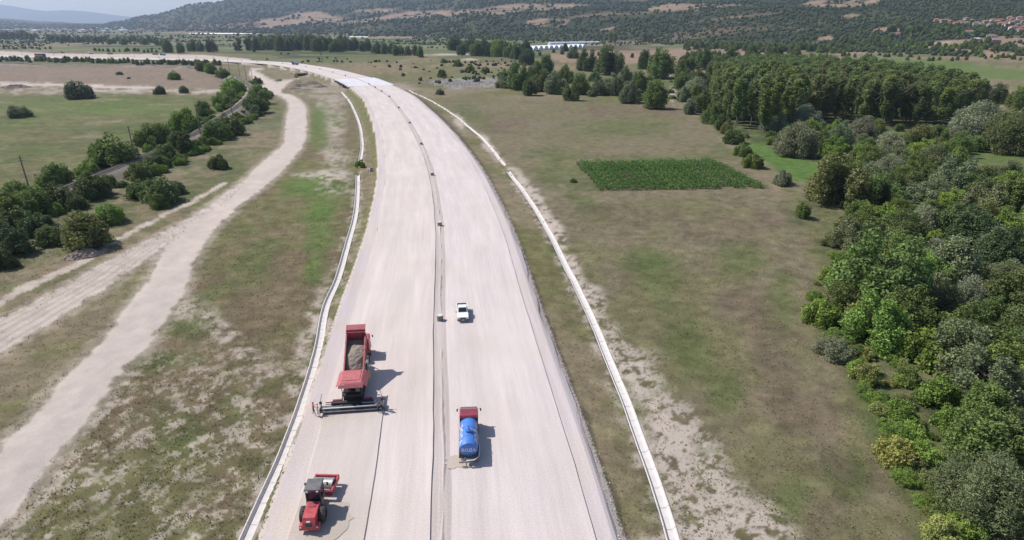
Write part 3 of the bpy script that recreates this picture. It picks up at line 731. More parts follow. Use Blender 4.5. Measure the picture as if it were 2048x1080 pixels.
# ------------------------------------------------------------------ concrete drains: each length of channel is a piece
def channel(name, pl, label, zoff, seglen=3.0):
    pts = resample(pl, seglen)
    root = empty(name, (pts[0][0], pts[0][1], gz(*pts[0]))); tag(root, label, 'drain', 'concrete drains beside the motorway')
    bpy.context.view_layer.update()
    me = None
    for a, b in zip(pts[:-1], pts[1:]):
        za, zb_ = [float(geom(np.array([q[0]]), np.array([q[1]]))[0][0]) for q in (a, b)]
        if me is None:
            p = [(-.68, .0), (-.63, .03), (-.54, .03), (-.34, -.32), (.34, -.32), (.54, .03), (.63, .03), (.68, .0), (.42, -.44), (-.42, -.44)]
            q = MB(); L = seglen - .05; k = len(p)
            vs = [(x, -L / 2, z) for x, z in p] + [(x, L / 2, z) for x, z in p]
            fs = [(i, (i + 1) % k, k + (i + 1) % k, k + i) for i in range(k)]
            for o in (0, k): fs += [(o + 0, o + 1, o + 2, o + 3, o + 9), (o + 3, o + 4, o + 8, o + 9), (o + 4, o + 5, o + 6, o + 7, o + 8)]
            q.add(vs, fs); o = q.build('channel_segment', M_CONC, root); me = o.data
        else: o = link('channel_segment', me, root)
        d = Vector((b[0] - a[0], b[1] - a[1], zb_ - za)); c = Vector(((a[0] + b[0]) / 2, (a[1] + b[1]) / 2, (za + zb_) / 2 + zoff + random.uniform(-.015, .015)))
        o.location = c - root.location
        o.rotation_euler = (math.atan2(d.z, math.hypot(d.x, d.y)), 0, math.atan2(-d.x, d.y) + random.uniform(-.008, .008))
    return root
channel('concrete_channel', CHL_A, 'pale concrete drain left of the motorway, near length running down past the paver', .05)
channel('concrete_channel', CHL_B, 'pale concrete drain left of the motorway, far length ending at the bridge', .08)
channel('concrete_channel', CHR_A, 'pale concrete drain at the foot of the right bank, near length beside bare sand', .05)
channel('concrete_channel', CHR_B, 'pale concrete drain at the foot of the right bank, far length above the vineyard', .08)
CHF = pxline([(556, 134.5), (575, 139), (590, 143), (600, 146)], -1.5)
channel('concrete_channel', CHF, 'short pale concrete drain beyond the bridge beside the green scrub patch', .25, 4.0)

# ------------------------------------------------------------------ bridge
sm = (BR0 + BR1) / 2; bx, by = road_pt(sm, 0)
br = empty('road_bridge', (float(bx), float(by), 0)); tag(br, 'pale concrete bridge deck carrying both carriageways over the underpass', 'bridge')
bpy.context.view_layer.update()
def to_local(root, o):
    o.parent = root; o.matrix_parent_inverse = Matrix.Translation(-Vector(root.location))
for a, b in ((-17.2, -.85), (.75, 17.0)):
    d = strip('deck', BR0 - .05, BR1 + .05, lin(a, b, 6, .02), M_DECK, skirt=.75, jag=0); del d['kind']; to_local(br, d)
    for sgn, l in ((0, a + .2), (1, b - .2)):
        q = MB(); pts = [road_pt(s, l) for s in np.linspace(BR0, BR1, 14)]
        for p0, p1 in zip(pts[:-1], pts[1:]):
            e = Vector((p1[0] - p0[0], p1[1] - p0[1], 0)); M = Matrix.Translation(((p0[0] + p1[0]) / 2, (p0[1] + p1[1]) / 2, .12)) @ Matrix.Rotation(math.atan2(-e.x, e.y), 4, 'Z')
            q.box((0, 0, 0), (.4, e.length, .22), M)
        to_local(br, q.build('kerb', M_CONC))
for s in (BR0 + (BR1 - BR0) * .34, BR0 + (BR1 - BR0) * .67):
    for l in (-15.4, -9, -2.6, 2.6, 9, 15.2):
        x, y = road_pt(s, l); q = MB(); q.tube((x, y, gz(x, y) - 1), (x, y, -1.55), .55, n=12); to_local(br, q.build('pier', M_CONC))
    for a, b in ((-17, -1.2), (1.1, 16.8)):
        x, y = road_pt(s, (a + b) / 2); q = MB(); q.box((0, 0, 0), (b - a, 1.3, .95), Matrix.Translation((x, y, -1.2)) @ Matrix.Rotation(road_head(s), 4, 'Z')); to_local(br, q.build('cross_head', M_CONC))
for s in (BR0 - .9, BR1 + .9):
    for a, b in ((-17.3, -.8), (.7, 17.1)):
        x, y = road_pt(s, (a + b) / 2); q = MB(); q.box((0, 0, 0), (b - a, 1.5, 4.6), Matrix.Translation((x, y, -2.36)) @ Matrix.Rotation(road_head(s), 4, 'Z')); to_local(br, q.build('abutment', M_CONCD))

# ------------------------------------------------------------------ vegetation
def leaf_quads(P, out, size, asp, r, droop=0.0):
    n = len(P)
    nrm = out * .55 + r.normal(0, .65, (n, 3)) + np.array([0, 0, .25]); nrm /= np.linalg.norm(nrm, axis=1)[:, None]
    t = r.normal(0, 1, (n, 3)) + np.array([0, 0, -droop * 3]); t -= (t * nrm).sum(1)[:, None] * nrm; t /= np.linalg.norm(t, axis=1)[:, None] + 1e-9
    b = np.cross(nrm, t)
    L = (size * r.uniform(.6, 1.35, n))[:, None]
    t, b = t * L * .5, b * L * .5 * asp
    cup = nrm * L * .10
    v = np.stack([P - t - cup, P + b, P + t - cup, P - b], 1).reshape(-1, 3)
    f = np.arange(4 * n).reshape(-1, 4)
    return v, f
def crown_points(lobes, n, r, shell=.5, gap=.0, gs=1.6):
    lo = np.array(lobes, float); w = (lo[:, 3] * lo[:, 4] * lo[:, 5]) ** .7; w /= w.sum()
    P, O = [], []
    tot = 0
    while tot < n:
        k = r.choice(len(lo), 2 * n, p=w)
        d = r.normal(0, 1, (2 * n, 3)); d /= np.linalg.norm(d, axis=1)[:, None]
        rad = 1 - (1 - shell) * r.random(2 * n) ** 1.6
        rad = rad * (1 + .32 * (r.random(2 * n) < .13) * r.random(2 * n))
        bump = 1 + .22 * (vnoise(d[:, 0] * 3 + k * 7.1, d[:, 1] * 3 + d[:, 2] * 2.3, 5) - .5) * 2
        p = lo[k, :3] + d * lo[k, 3:] * (rad * bump)[:, None]
        g1 = fbm(p[:, 0] + 3 * p[:, 2], p[:, 1] - 2 * p[:, 2], gs, 2, 15)
        keep = (g1 > -1 + gap) & (p[:, 2] > .05)
        # leaves deep inside another lobe are not seen: thin them
        P.append(p[keep]); O.append(d[keep]); tot += keep.sum()
    return np.vstack(P)[:n], np.vstack(O)[:n]
def crown_mesh(name, lobes, n, size, asp=.55, seed=0, shell=.5, gap=.35, gs=1.6, droop=0.0):
    r = np.random.default_rng(seed)
    P, O = crown_points(lobes, n, r, shell, gap, gs)
    v, f = leaf_quads(P, O, size, asp, r, droop)
    cl = fbm(P[:, 0] * 1.0 + P[:, 2], P[:, 1] + .7 * P[:, 2], 1.5, 2, seed + 3) * .22
    tone = np.clip(.5 + cl + r.normal(0, .16, len(P)), 0, 1)
    return np_mesh(name, v, f, M_LEAF, leaf=np.repeat(tone, 4))
def trunk_mesh(name, h, r0, limbs, mat, seed, lean=.3, n=7):
    q = MB(); rr = random.Random(seed); p = Vector((0, 0, -.5)); pts = [p.copy()]
    for k in range(4):
        p = p + Vector((rr.uniform(-lean, lean) * .5, rr.uniform(-lean, lean) * .5, (h + .5) / 4)); pts.append(p.copy())
    for k in range(4): q.tube(pts[k], pts[k + 1], r0 * (1 - .2 * k), r0 * (1 - .2 * (k + 1)), n, caps=False)
    for k in range(limbs):
        t = rr.uniform(.35, .95); i = min(3, int(t * 4)); b = pts[i].lerp(pts[i + 1], t * 4 - i)
        a = 2 * math.pi * k / limbs + rr.uniform(-.5, .5); L = h * rr.uniform(.3, .55)
        m = b + Vector((math.cos(a) * L * .5, math.sin(a) * L * .5, L * .45)); e = m + Vector((math.cos(a) * L * .4, math.sin(a) * L * .4, L * .45))
        q.tube(b, m, r0 * .42, r0 * .26, 5, caps=False); q.tube(m, e, r0 * .26, r0 * .08, 5, caps=False)
    o = q.build(name, mat); me = o.data; bpy.data.objects.remove(o); return me
def lobes_round(seed, w, h, base, k):
    """a lumpy crown: a core and many unequal lobes, some hanging to the ground"""
    r = random.Random(seed); H_ = h - base
    out = [(r.uniform(-.06, .06) * w, r.uniform(-.06, .06) * w, base + H_ * .46, w * .30, w * .27, H_ * .40)]
    for i in range(k):
        a = 2 * math.pi * i / k + r.uniform(-.5, .5); t = r.random()
        el = r.uniform(.05, .95); rad = w * (.40 if el < .45 else .40 * math.cos((el - .45) * 1.9)) * r.uniform(.70, 1.05); s_ = w * r.uniform(.09, .19)
        out.append((math.cos(a) * rad, math.sin(a) * rad, max(base + s_ * .6, base + H_ * el * .86), s_, s_, s_ * r.uniform(.7, 1.05)))
    for i in range(4):
        s_ = w * r.uniform(.08, .16); out.append((r.uniform(-.2, .2) * w, r.uniform(-.2, .2) * w, h - s_ * r.uniform(.7, 1.6), s_, s_, s_ * 1.1))
    return out
def lobes_clump(seed, w, h, base, k):
    """an uneven thicket: stems of different height over the footprint, leafy down to the base"""
    r = random.Random(seed); out = []; ax = r.uniform(.75, 1.0)
    for i in range(k):
        rho = math.sqrt(r.random()); a = r.uniform(0, 6.283); s_ = w * r.uniform(.085, .165)
        top = base + (h - base) * (1 - .52 * rho ** 3) * r.uniform(.70, 1.08)
        x, y = math.cos(a) * rho * w * .42, math.sin(a) * rho * w * .42 * ax
        out.append((x, y, max(base + s_ * .5, top - s_), s_, s_, s_ * r.uniform(.8, 1.2)))
        z = top - 2.4 * s_
        while z > base + s_ * .3:
            q = s_ * r.uniform(.8, 1.15); out.append((x * 1.06, y * 1.06, z, q, q, q)); z -= 1.7 * s_
    return out
PROTO = {}
def proto(kind, i, crown, trunk, w, h): PROTO.setdefault(kind, []).append((crown, trunk, w, h))
for i in range(4):
    proto('broad', i, crown_mesh('crown_leaves', lobes_clump(20 + i, 9, 9.2, .3, 26), 14000, .40, .6, 30 + i, gap=.45), trunk_mesh('trunk_wood', 5.5, .24, 7, M_BARK, i), 9, 9.2)
for i in range(3):
    proto('willow', i, crown_mesh('crown_leaves', lobes_clump(50 + i, 9, 8.2, .2, 26), 14000, .50, .30, 60 + i, droop=.25, gap=.3), trunk_mesh('trunk_wood', 4.5, .26, 8, M_BARK, 9 + i), 9, 8.2)
for i in range(3):
    r_ = random.Random(70 + i); lb = []
    for k in range(20):
        z = r_.uniform(5.0, 16.2); w_ = r_.uniform(.75, 1.3); o_ = 1.25
        lb.append((r_.uniform(-o_, o_), r_.uniform(-o_, o_), z, w_, w_, r_.uniform(2.0, 3.4)))
    for k in range(5): lb.append((r_.uniform(-.9, .9), r_.uniform(-.9, .9), r_.uniform(16.6, 18.2), 1.0, 1.0, 1.7))
    proto('poplar', i, crown_mesh('crown_leaves', lb, 6500, .48, .7, 80 + i, gap=.45, shell=.35), trunk_mesh('trunk_wood', 15, .2, 6, M_BARKP, 20 + i, .15), 4.2, 20.5)
for i in range(4):
    proto('shrub', i, crown_mesh('crown_leaves', lobes_clump(90 + i, 4, 2.6, -.1, 26), 8000, .23, .55, 100 + i, gap=.35, gs=.9), trunk_mesh('trunk_wood', 1.5, .09, 7, M_BARK, 30 + i), 4, 2.6)
proto('fine', 0, crown_mesh('crown_leaves', lobes_clump(57, 9, 8.0, .0, 34), 26000, .34, .26, 67, droop=.2, gap=.3), trunk_mesh('trunk_wood', 4, .2, 9, M_BARK, 13), 9, 8.0)
for i in range(2):
    proto('spiky', i, crown_mesh('crown_leaves', lobes_clump(190 + i, 4, 2.4, -.1, 24), 5000, .36, .22, 200 + i, gap=.38, gs=.8), trunk_mesh('trunk_wood', 1.4, .08, 8, M_BARK, 40 + i), 4, 2.4)
for i in range(4):
    proto('far', i, crown_mesh('crown_leaves', lobes_clump(120 + i, 7, 7.0, -.1, 22), 1500, .80, .75, 130 + i, gap=.3), None, 7, 7.0)
for i in range(2):
    r_ = random.Random(i); lb = [(r_.uniform(-.9, .9), r_.uniform(-.9, .9), 1.2 + .95 * k, r_.uniform(1.0, 1.9), r_.uniform(1.0, 1.9), 1.6) for k in range(16)]
    proto('fartall', i, crown_mesh('crown_leaves', lb, 1100, .85, .75, 140 + i, gap=.35), None, 4.4, 17)
TINT = dict(dark=(.112, .150, .050), mid=(.138, .198, .056), bright=(.180, .272, .058), lime=(.245, .270, .085), olive=(.160, .178, .066), silver=(.240, .275, .180),
            grey=(.172, .212, .110), brown=(.180, .185, .130), deep=(.085, .125, .048), poplar=(.158, .215, .070), blue=(.135, .165, .098))
NT = [0]
def plant_at(kind, x, y, w, tint, name, label, cat, group=None, hs=1.0, z=None):
    NT[0] += 1; r = random.Random(NT[0] * 7919)
    cr, tr, pw, ph = PROTO[kind][r.randrange(len(PROTO[kind]))]
    s = w / pw; z = gz(x, y) if z is None else z
    sx = s * r.uniform(.92, 1.08)
    t = TINT[tint]; k = r.uniform(.86, 1.15); wv = r.uniform(-.08, .08)
    k *= 1.14; col = (t[0] * k * (1.04 + wv), t[1] * k, t[2] * k * (.95 - wv), 1)
    if tr is None:
        o = link(name, cr); o.location = (x, y, z); o.rotation_euler = (0, 0, r.uniform(0, 6.28)); o.scale = (sx, s, s * hs); o.color = col
        return tag(o, label, cat, group)
    e = empty(name, (x, y, z), r.uniform(0, 6.28)); e.scale = (sx, s, s * hs)
    a = link('trunk', tr, e); c = link('crown', cr, e); c.color = col
    return tag(e, label, cat, group)
def plant(kind, px, py, wpx, tint, name, label, cat, group=None, hs=1.0):
    """crown centre and crown width in the photo -> a plant standing on the ground there"""
    ar = PROTO[kind][0][3] / PROTO[kind][0][2] * hs
    half = wpx * ar * .5 * .86
    b = gp(px, py + half)
    w = wpx / pxs(b.x, b.y, b.z)
    return plant_at(kind, b.x, b.y, w, tint, name, label, cat, group, hs)
ORD = ['first', 'second', 'third', 'fourth', 'fifth', 'sixth', 'seventh', 'eighth', 'ninth', 'tenth', 'eleventh', 'twelfth', 'thirteenth', 'fourteenth', 'fifteenth', 'sixteenth',
       'seventeenth', 'eighteenth', 'nineteenth', 'twentieth', 'twenty-first', 'twenty-second', 'twenty-third', 'twenty-fourth', 'twenty-fifth', 'twenty-sixth', 'twenty-seventh', 'twenty-eighth', 'twenty-ninth', 'thirtieth']
def worldpoly(px):
    return np.array([gp(a, b)[:2] for a, b in px])
def inside(x, y, poly):
    c = False
    for (x0, y0), (x1, y1) in zip(poly, np.roll(poly, -1, 0)):
        if (y0 > y) != (y1 > y) and x < (x1 - x0) * (y - y0) / (y1 - y0) + x0: c = not c
    return c
def scatter(px, spacing, seed, holes=(), tries=30000, most=400, taken=None):
    poly = worldpoly(px); hp = [worldpoly(h) for h in holes]
    r = random.Random(seed); lo, hi = poly.min(0), poly.max(0); pts = list(taken or []); n0 = len(pts); miss = 0
    while len(pts) - n0 < most and miss < 900:
        x, y = r.uniform(lo[0], hi[0]), r.uniform(lo[1], hi[1])
        sp = spacing if not callable(spacing) else spacing(y)
        if not inside(x, y, poly) or any(inside(x, y, h) for h in hp) or any((x - a) ** 2 + (y - b) ** 2 < sp * sp for a, b in pts): miss += 1; continue
        pts.append((x, y)); miss = 0
    return pts[n0:]

# shrubs on the railway bank: upper (meadow) side, counted from the camera end
up = [(36, 380, 50, 'mid'), (114, 352, 64, 'mid'), (178, 336, 34, 'bright'), (228, 305, 84, 'mid'), (311, 272, 62, 'mid'), (369, 244, 62, 'bright'), (411, 219, 38, 'mid'), (444, 203, 38, 'mid'),
      (456, 188, 34, 'bright'), (469, 174, 46, 'bright'), (447, 147, 28, 'mid'), (422, 138, 28, 'bright'), (402, 133, 24, 'mid')]
for i, (a, b, w, t) in enumerate(up):
    plant('shrub', a, b, w * 1.12, t, 'railway_shrub', f'{ORD[i]} green shrub from the camera end along the meadow side of the railway', 'shrub', 'shrubs beside the railway', 1.05)
dn = [(15, 412, 60, 'mid'), (66, 402, 58, 'mid'), (116, 392, 56, 'dark'), (190, 372, 62, 'dark'), (277, 343, 42, 'dark'), (311, 322, 34, 'grey'), (333, 304, 36, 'mid'), (361, 284, 46, 'dark'), (394, 292, 28, 'mid'),
      (436, 262, 46, 'mid'), (458, 252, 48, 'dark'), (511, 209, 42, 'dark'), (519, 187, 36, 'mid'), (512, 222, 26, 'grey'), (515, 162, 18, 'dark'), (436, 325, 34, 'dark'), (358, 376, 30, 'grey'), (319, 382, 62, 'dark'),
      (281, 380, 42, 'mid'), (320, 402, 36, 'mid'), (222, 427, 48, 'bright'), (489, 243, 14, 'grey')]
dn = sorted(dn, key=lambda q: -q[1] - q[2] * .4)
for i, (a, b, w, t) in enumerate(dn):
    plant('shrub', a, b, w * 1.3, t, 'bank_shrub', f'{ORD[i]} green shrub from the camera end on the bank between railway and dirt road', 'shrub', 'shrubs on the railway bank', 1.0)
for i, (a, b, w, t, k, lb) in enumerate([(180, 462, 112, 'olive', 'shrub', 'wide yellowish green bush standing beside the brown earth heap'), (161, 430, 32, 'grey', 'spiky', 'small grey-green bush at the top of the wide yellowish bush'),
        (28, 432, 70, 'dark', 'shrub', 'dark bush at the left picture edge just below the railway'), (76, 448, 70, 'deep', 'shrub', 'dark bush just below the nearest utility pole on the left'),
        (40, 482, 80, 'deep', 'shrub', 'dark wide bush at the left edge above the green verge'), (-10, 462, 70, 'deep', 'shrub', 'dark bush cut by the left picture edge below the railway'), (110, 470, 60, 'dark', 'shrub', 'dark bush left of the wide yellowish bush'),
        (6, 520, 60, 'deep', 'shrub', 'lowest dark bush at the left picture edge'), (148, 402, 54, 'dark', 'shrub', 'dark bush between the railway and the wide yellowish bush')]):
    plant(k, a, b, w, t, 'thicket_bush', lb, 'bush', 'dark thicket below the railway', 1.0)
for a, b, w, t, k, lb in [(40, 224, 48, 'grey', 'spiky', 'lone grey bush in the green meadow on the left'), (160, 182, 54, 'blue', 'shrub', 'round dark bush on the edge of the meadow beside the pale track'),
        (349, 152, 26, 'mid', 'shrub', 'small green bush in the brown field left of the railway curve'), (320, 181, 26, 'blue', 'shrub', 'dark low bush at the end of the pale track'), (368, 180, 22, 'grey', 'shrub', 'small grey bush right of the dark low bush on the track'),
        (239, 147, 14, 'brown', 'spiky', 'tiny brown bush in the brown field'), (258, 156, 8, 'grey', 'spiky', 'tiny thin shrub in the brown field'), (880, 184, 19, 'blue', 'shrub', 'small round bush right of the motorway beside the far drain'),
        (1147, 361, 16, 'mid', 'spiky', 'small bush by the near left corner of the vineyard'), (1605, 420, 34, 'mid', 'broad', 'small sparse tree below the vineyard corner'), (720, 328, 24, 'bright', 'shrub', 'bright weeds at the break in the left concrete drain'),
        (1207, 118, 1, 'mid', 'shrub', ''), (1008, 380, 1, 'mid', 'shrub', '')]:
    if lb: plant(k, a, b, w, t, 'lone_bush' if k != 'broad' else 'sparse_tree', lb, 'bush' if k != 'broad' else 'tree', None, .8 if k == 'spiky' else 1.0)

rq = random.Random(77); RK = [i for i in range(2, len(RAIL) - 2) if 150 < RAIL[i][1] < 520]
for i in range(230):
    k = rq.choice(RK); a, b = RAIL[k]; dx, dy = RAIL[k + 1] - RAIL[k - 1]; L = math.hypot(dx, dy)
    off = rq.choice([-1, 1, 1, 1]) * rq.uniform(4.0, 12.5); x, y = a + dy / L * off, b - dx / L * off
    plant_at(rq.choice(['shrub', 'shrub', 'spiky']), x, y, rq.uniform(2.6, 6.4), rq.choice(['mid', 'mid', 'bright', 'bright', 'dark']), 'bank_scrub', 'low scrub bush filling between the larger shrubs of the railway bank', 'bush', 'low scrub on the railway bank', rq.uniform(.7, 1))

# the wooded river belt on the right: trees that stand out
belt = [
    (1591, 282, 84, 'silver', 'willow', 'broad silver willow above the bright green meadow strip'), (1609, 236, 60, 'silver', 'willow', 'silver willow in front of the poplar trunks'),
    (1728, 264, 62, 'brown', 'willow', 'brownish grey willow below the poplar plantation'), (1672, 276, 64, 'grey', 'willow', 'grey-green willow between silver and brownish willows'),
    (1546, 244, 50, 'silver', 'willow', 'slim silver willow at the left foot of the poplars'), (1776, 290, 62, 'silver', 'willow', 'silver willow right of the brownish willow'),
    (1831, 282, 66, 'olive', 'willow', 'olive willow left of the yellow-green clearing'), (1861, 320, 70, 'grey', 'willow', 'grey willow at the tip of the yellow-green clearing'),
    (1942, 246, 96, 'silver', 'willow', 'large feathery silver willow at the right end of the poplars'), (2012, 268, 100, 'olive', 'willow', 'large olive willow at the right picture edge above the clearing'),
    (1668, 364, 112, 'olive', 'broad', 'big round olive-green tree right of the vineyard'), (1565, 356, 46, 'silver', 'shrub', 'silver shrub between vineyard and big round tree'),
    (1505, 322, 46, 'mid', 'shrub', 'tall green shrub at the upper right corner of the vineyard'), (1465, 274, 44, 'dark', 'shrub', 'dark shrub at the tip of the brown field'), (1485, 300, 40, 'mid', 'shrub', 'green shrub between the brown field and the meadow strip'),
    (1387, 180, 56, 'silver', 'willow', 'tall silver tree at the left end of the poplar wood'), (1757, 384, 76, 'mid', 'broad', 'green tree right of the big round tree'), (1831, 396, 70, 'grey', 'broad', 'grey-green tree two crowns right of the big round tree'),
    (1831, 440, 78, 'silver', 'willow', 'low silver willow below the grey-green tree'), (1905, 352, 80, 'grey', 'broad', 'grey-green tree below the yellow-green clearing'), (1961, 404, 84, 'grey', 'broad', 'wide grey-green tree left of the right edge tree'),
    (2020, 384, 80, 'mid', 'broad', 'green tree at the right picture edge below the clearing'), (1713, 420, 60, 'mid', 'shrub', 'green bush at the foot of the big round tree'), (1765, 430, 66, 'bright', 'shrub', 'bright green bush below the big round tree'),
    (1942, 458, 100, 'deep', 'broad', 'dark green tree below the wide grey-green tree'), (1683, 462, 74, 'olive', 'shrub', 'olive bush at the field edge below the sparse tree'), (1751, 540, 170, 'mid', 'broad', 'largest green tree at the field edge above the small clearing'),
    (1669, 548, 64, 'bright', 'shrub', 'bright green bush on the left flank of the largest tree'), (1640, 622, 80, 'bright', 'shrub', 'rounded bright bush jutting into the brown field'), (1722, 630, 86, 'lime', 'shrub', 'pale yellow-green bush below the largest tree'),
    (1666, 694, 74, 'silver', 'spiky', 'round silver-grey shrub at the edge of the brown field'), (1897, 526, 110, 'grey', 'broad', 'grey tree above the small clearing in the belt'), (1990, 502, 100, 'deep', 'broad', 'dark tree right of the grey tree'),
    (2015, 590, 112, 'dark', 'broad', 'dark tree right of the small clearing'), (1827, 688, 110, 'bright', 'shrub', 'bright green leafy bush below the small clearing'), (1733, 746, 60, 'lime', 'shrub', 'yellow-green bush below the silver-grey shrub'),
    (1908, 700, 130, 'grey', 'broad', 'grey-green tree right of the bright leafy bush'), (1996, 735, 112, 'mid', 'broad', 'green tree at the right edge above the pale willow'), (1873, 782, 90, 'bright', 'shrub', 'bright bush below the grey-green tree'),
    (1908, 842, 90, 'bright', 'shrub', 'bright low thicket left of the right edge tree'), (1962, 806, 100, 'mid', 'broad', 'green tree between bright thicket and right edge'), (2040, 860, 110, 'dark', 'broad', 'dark tree cut by the right edge above the pale willow'),
    (1961, 968, 190, 'grey', 'fine', 'large pale grey willow bush in the lower right corner'), (2040, 655, 100, 'dark', 'broad', 'dark tree cut by the right edge beside the small clearing'), (1790, 900, 90, 'lime', 'shrub', 'loose yellow-green weeds left of the pale willow'),
    (1840, 905, 80, 'bright', 'shrub', 'bright green weeds between loose weeds and pale willow'), (1800, 820, 70, 'bright', 'shrub', 'bright bush on the belt edge above the loose weeds'), (1880, 1060, 80, 'lime', 'shrub', 'yellow-green weeds at the bottom edge below the pale willow')]
taken = []
for a, b, w, t, k, lb in belt:
    o = plant(k, a, b, w, t, {'willow': 'willow_tree', 'fine': 'willow_tree', 'broad': 'broadleaf_tree', 'shrub': 'belt_bush', 'spiky': 'belt_bush'}[k], lb, 'tree' if k in ('willow', 'broad', 'fine') else 'bush', 'trees of the river belt', .92 if k != 'shrub' else 1.0)
    taken.append((o.location.x, o.location.y))
HOLES = [[(1465, 285), (1530, 290), (1650, 325), (1660, 385), (1560, 400), (1500, 345)], [(1870, 330), (1960, 300), (2300, 330), (2300, 370), (1960, 360)], [(1880, 640), (1870, 590), (1930, 585), (1935, 640)]]
BELT = [(1700, 640), (1775, 730), (1860, 870), (1950, 930), (2250, 960), (2350, 700), (2330, 300), (1960, 290), (1880, 310), (1700, 340), (1690, 400), (1680, 480)]
pt = scatter(BELT, lambda y: 4.0 + y * .012, 4, HOLES, most=260, taken=taken)
pt += scatter([(1440, 266), (1500, 282), (1570, 296), (1670, 330), (1880, 312), (2060, 292), (2060, 252), (1900, 266), (1700, 258), (1560, 276)], 6.0, 44, most=70, taken=taken)
rr = random.Random(8)
for x, y in pt:
    k = rr.choice(['broad', 'broad', 'broad', 'willow', 'shrub', 'shrub']); t = rr.choice(['mid', 'dark', 'mid', 'grey', 'mid', 'bright'] if k != 'willow' else ['grey', 'olive', 'olive', 'silver'])
    w = rr.uniform(6.5, 9.5) if k != 'shrub' else rr.uniform(4, 6.5)
    q_ = proj(np.array([x]), np.array([y]), np.array([0.]))[1][0]
    where = 'below the poplars' if q_ < 330 else 'beside the big round tree' if q_ < 470 else 'around the small clearing' if q_ < 690 else 'above the pale willow' if q_ < 900 else 'at the bottom right corner'
    hue = {'mid': 'green', 'dark': 'dark green', 'grey': 'grey-green', 'deep': 'deepest green', 'bright': 'bright green', 'silver': 'silver', 'olive': 'olive'}[t]
    kn = {'willow': 'willow', 'broad': 'tree', 'shrub': 'undergrowth bush'}[k]
    plant_at(k, x, y, w, t, {'willow': 'willow_tree', 'broad': 'broadleaf_tree', 'shrub': 'belt_bush'}[k], f'{hue} {kn} crowded in the river belt {where}', 'bush' if k == 'shrub' else 'tree', f'{hue} {kn} of the river belt {where}', rr.uniform(.8, 1.05))
# ragged thicket along the edge of the belt
for i in range(95):
    t_ = i / 94; ex = np.interp(t_, [0, .25, .5, .75, 1], [1650, 1640, 1720, 1790, 1880]); ey = np.interp(t_, [0, .25, .5, .75, 1], [480, 620, 740, 890, 1075])
    b = gp(ex + rr.uniform(-15, 90), ey + rr.uniform(-15, 15))
    plant_at(rr.choice(['shrub', 'spiky', 'shrub']), b.x, b.y, rr.uniform(1.4, 3.8), rr.choice(['bright', 'lime', 'mid', 'olive', 'bright']), 'edge_bush', 'low ragged bush on the field edge of the right river belt', 'bush', 'low bushes along the belt edge', rr.uniform(.6, .9))
# poplar plantation
POP = [(1430, 232), (1470, 258), (1540, 268), (1600, 246), (1660, 240), (1780, 256), (1880, 256), (1955, 232), (1880, 186), (1760, 166), (1620, 152), (1480, 150), (1425, 175)]
pp = sorted(scatter(POP, 7.0, 15, most=640), key=lambda q: q[1])
lbp = [(random.uniform(-1.2, 1.2), random.uniform(-1.2, 1.2), random.uniform(6, 17.4), 1.15, 1.15, 2.6) for k in range(16)]
bP, bO = crown_points(lbp, 900, np.random.default_rng(3), .4, .3); Vs, Ts = [], []
for x, y in pp[300:]:
    q_ = np.random.default_rng(int(x * 7 + y * 13) & 0xffff); a_ = q_.uniform(0, 6.28); c_, s__ = math.cos(a_), math.sin(a_); k_ = q_.uniform(1.35, 1.7)
    Pp = np.c_[(bP[:, 0] * c_ - bP[:, 1] * s__) * k_, (bP[:, 0] * s__ + bP[:, 1] * c_) * k_, bP[:, 2] * 1.12 * q_.uniform(.9, 1.08)]
    v, _ = leaf_quads(Pp, bO, 1.0, .75, q_); Vs.append(v + np.array([x, y, gz(x, y)])); Ts.append(np.repeat(np.clip(q_.normal(.5, .17, len(Pp)), 0, 1), 4))
if Vs:
    Vs = np.vstack(Vs); o = link('plantation_interior', np_mesh('plantation_interior', Vs, np.arange(len(Vs)).reshape(-1, 4), M_LEAF, leaf=np.concatenate(Ts))); o.color = (*TINT['poplar'], 1); tag(o, kind='stuff')
for x, y in pp[:300]:
    px_ = 1024 + F * x / (y * CP + 47 * SP)
    py__ = 540 - F * (y * SP - 47 * CP) / (y * CP + 47 * SP); fr_ = np.interp(px_, [1430, 1540, 1660, 1780, 1955], [245, 262, 240, 255, 240]); rank = 'front rank' if py__ > fr_ - 12 else 'inner ranks' if py__ > fr_ - 40 else 'back ranks'
    third = 'left third' if px_ < 1580 else 'middle third' if px_ < 1740 else 'right third'
    yl = 1610 < px_ < 1690 and rr.random() < .5
    plant_at('poplar', x, y, rr.uniform(6.2, 7.6), 'olive' if yl else rr.choice(['poplar', 'mid', 'poplar', 'dark']), 'poplar_tree', 'yellowing poplar in the middle of the dense plantation' if yl else f'dark green poplar in the {third} of the plantation, {rank}', 'tree',
             'yellowing plantation poplars' if yl else f'plantation poplars, {third}, {rank}', rr.uniform(.66, .74) * (1.0 if px_ < 1800 else .86))
for a, b, w, t in [(1440, 165, 50, 'mid'), (1400, 205, 46, 'dark'), (1370, 135, 44, 'dark'), (1410, 120, 44, 'mid'), (1460, 120, 44, 'dark'), (1500, 112, 40, 'mid'), (1545, 108, 40, 'dark'), (1362, 165, 34, 'mid'), (1420, 230, 40, 'mid'), (1445, 215, 46, 'dark'), (1590, 112, 30, 'dark'), (1430, 140, 46, 'mid'), (1475, 165, 44, 'mid'),
                   (1378, 215, 30, 'silver'), (1366, 190, 30, 'grey'), (1400, 160, 40, 'dark'), (1445, 245, 34, 'dark')]:
    plant('broad', a, b, w, t, 'broadleaf_tree', 'leafy tree massed at the left end of the poplar plantation', 'tree', 'trees left of the plantation', 1.0)
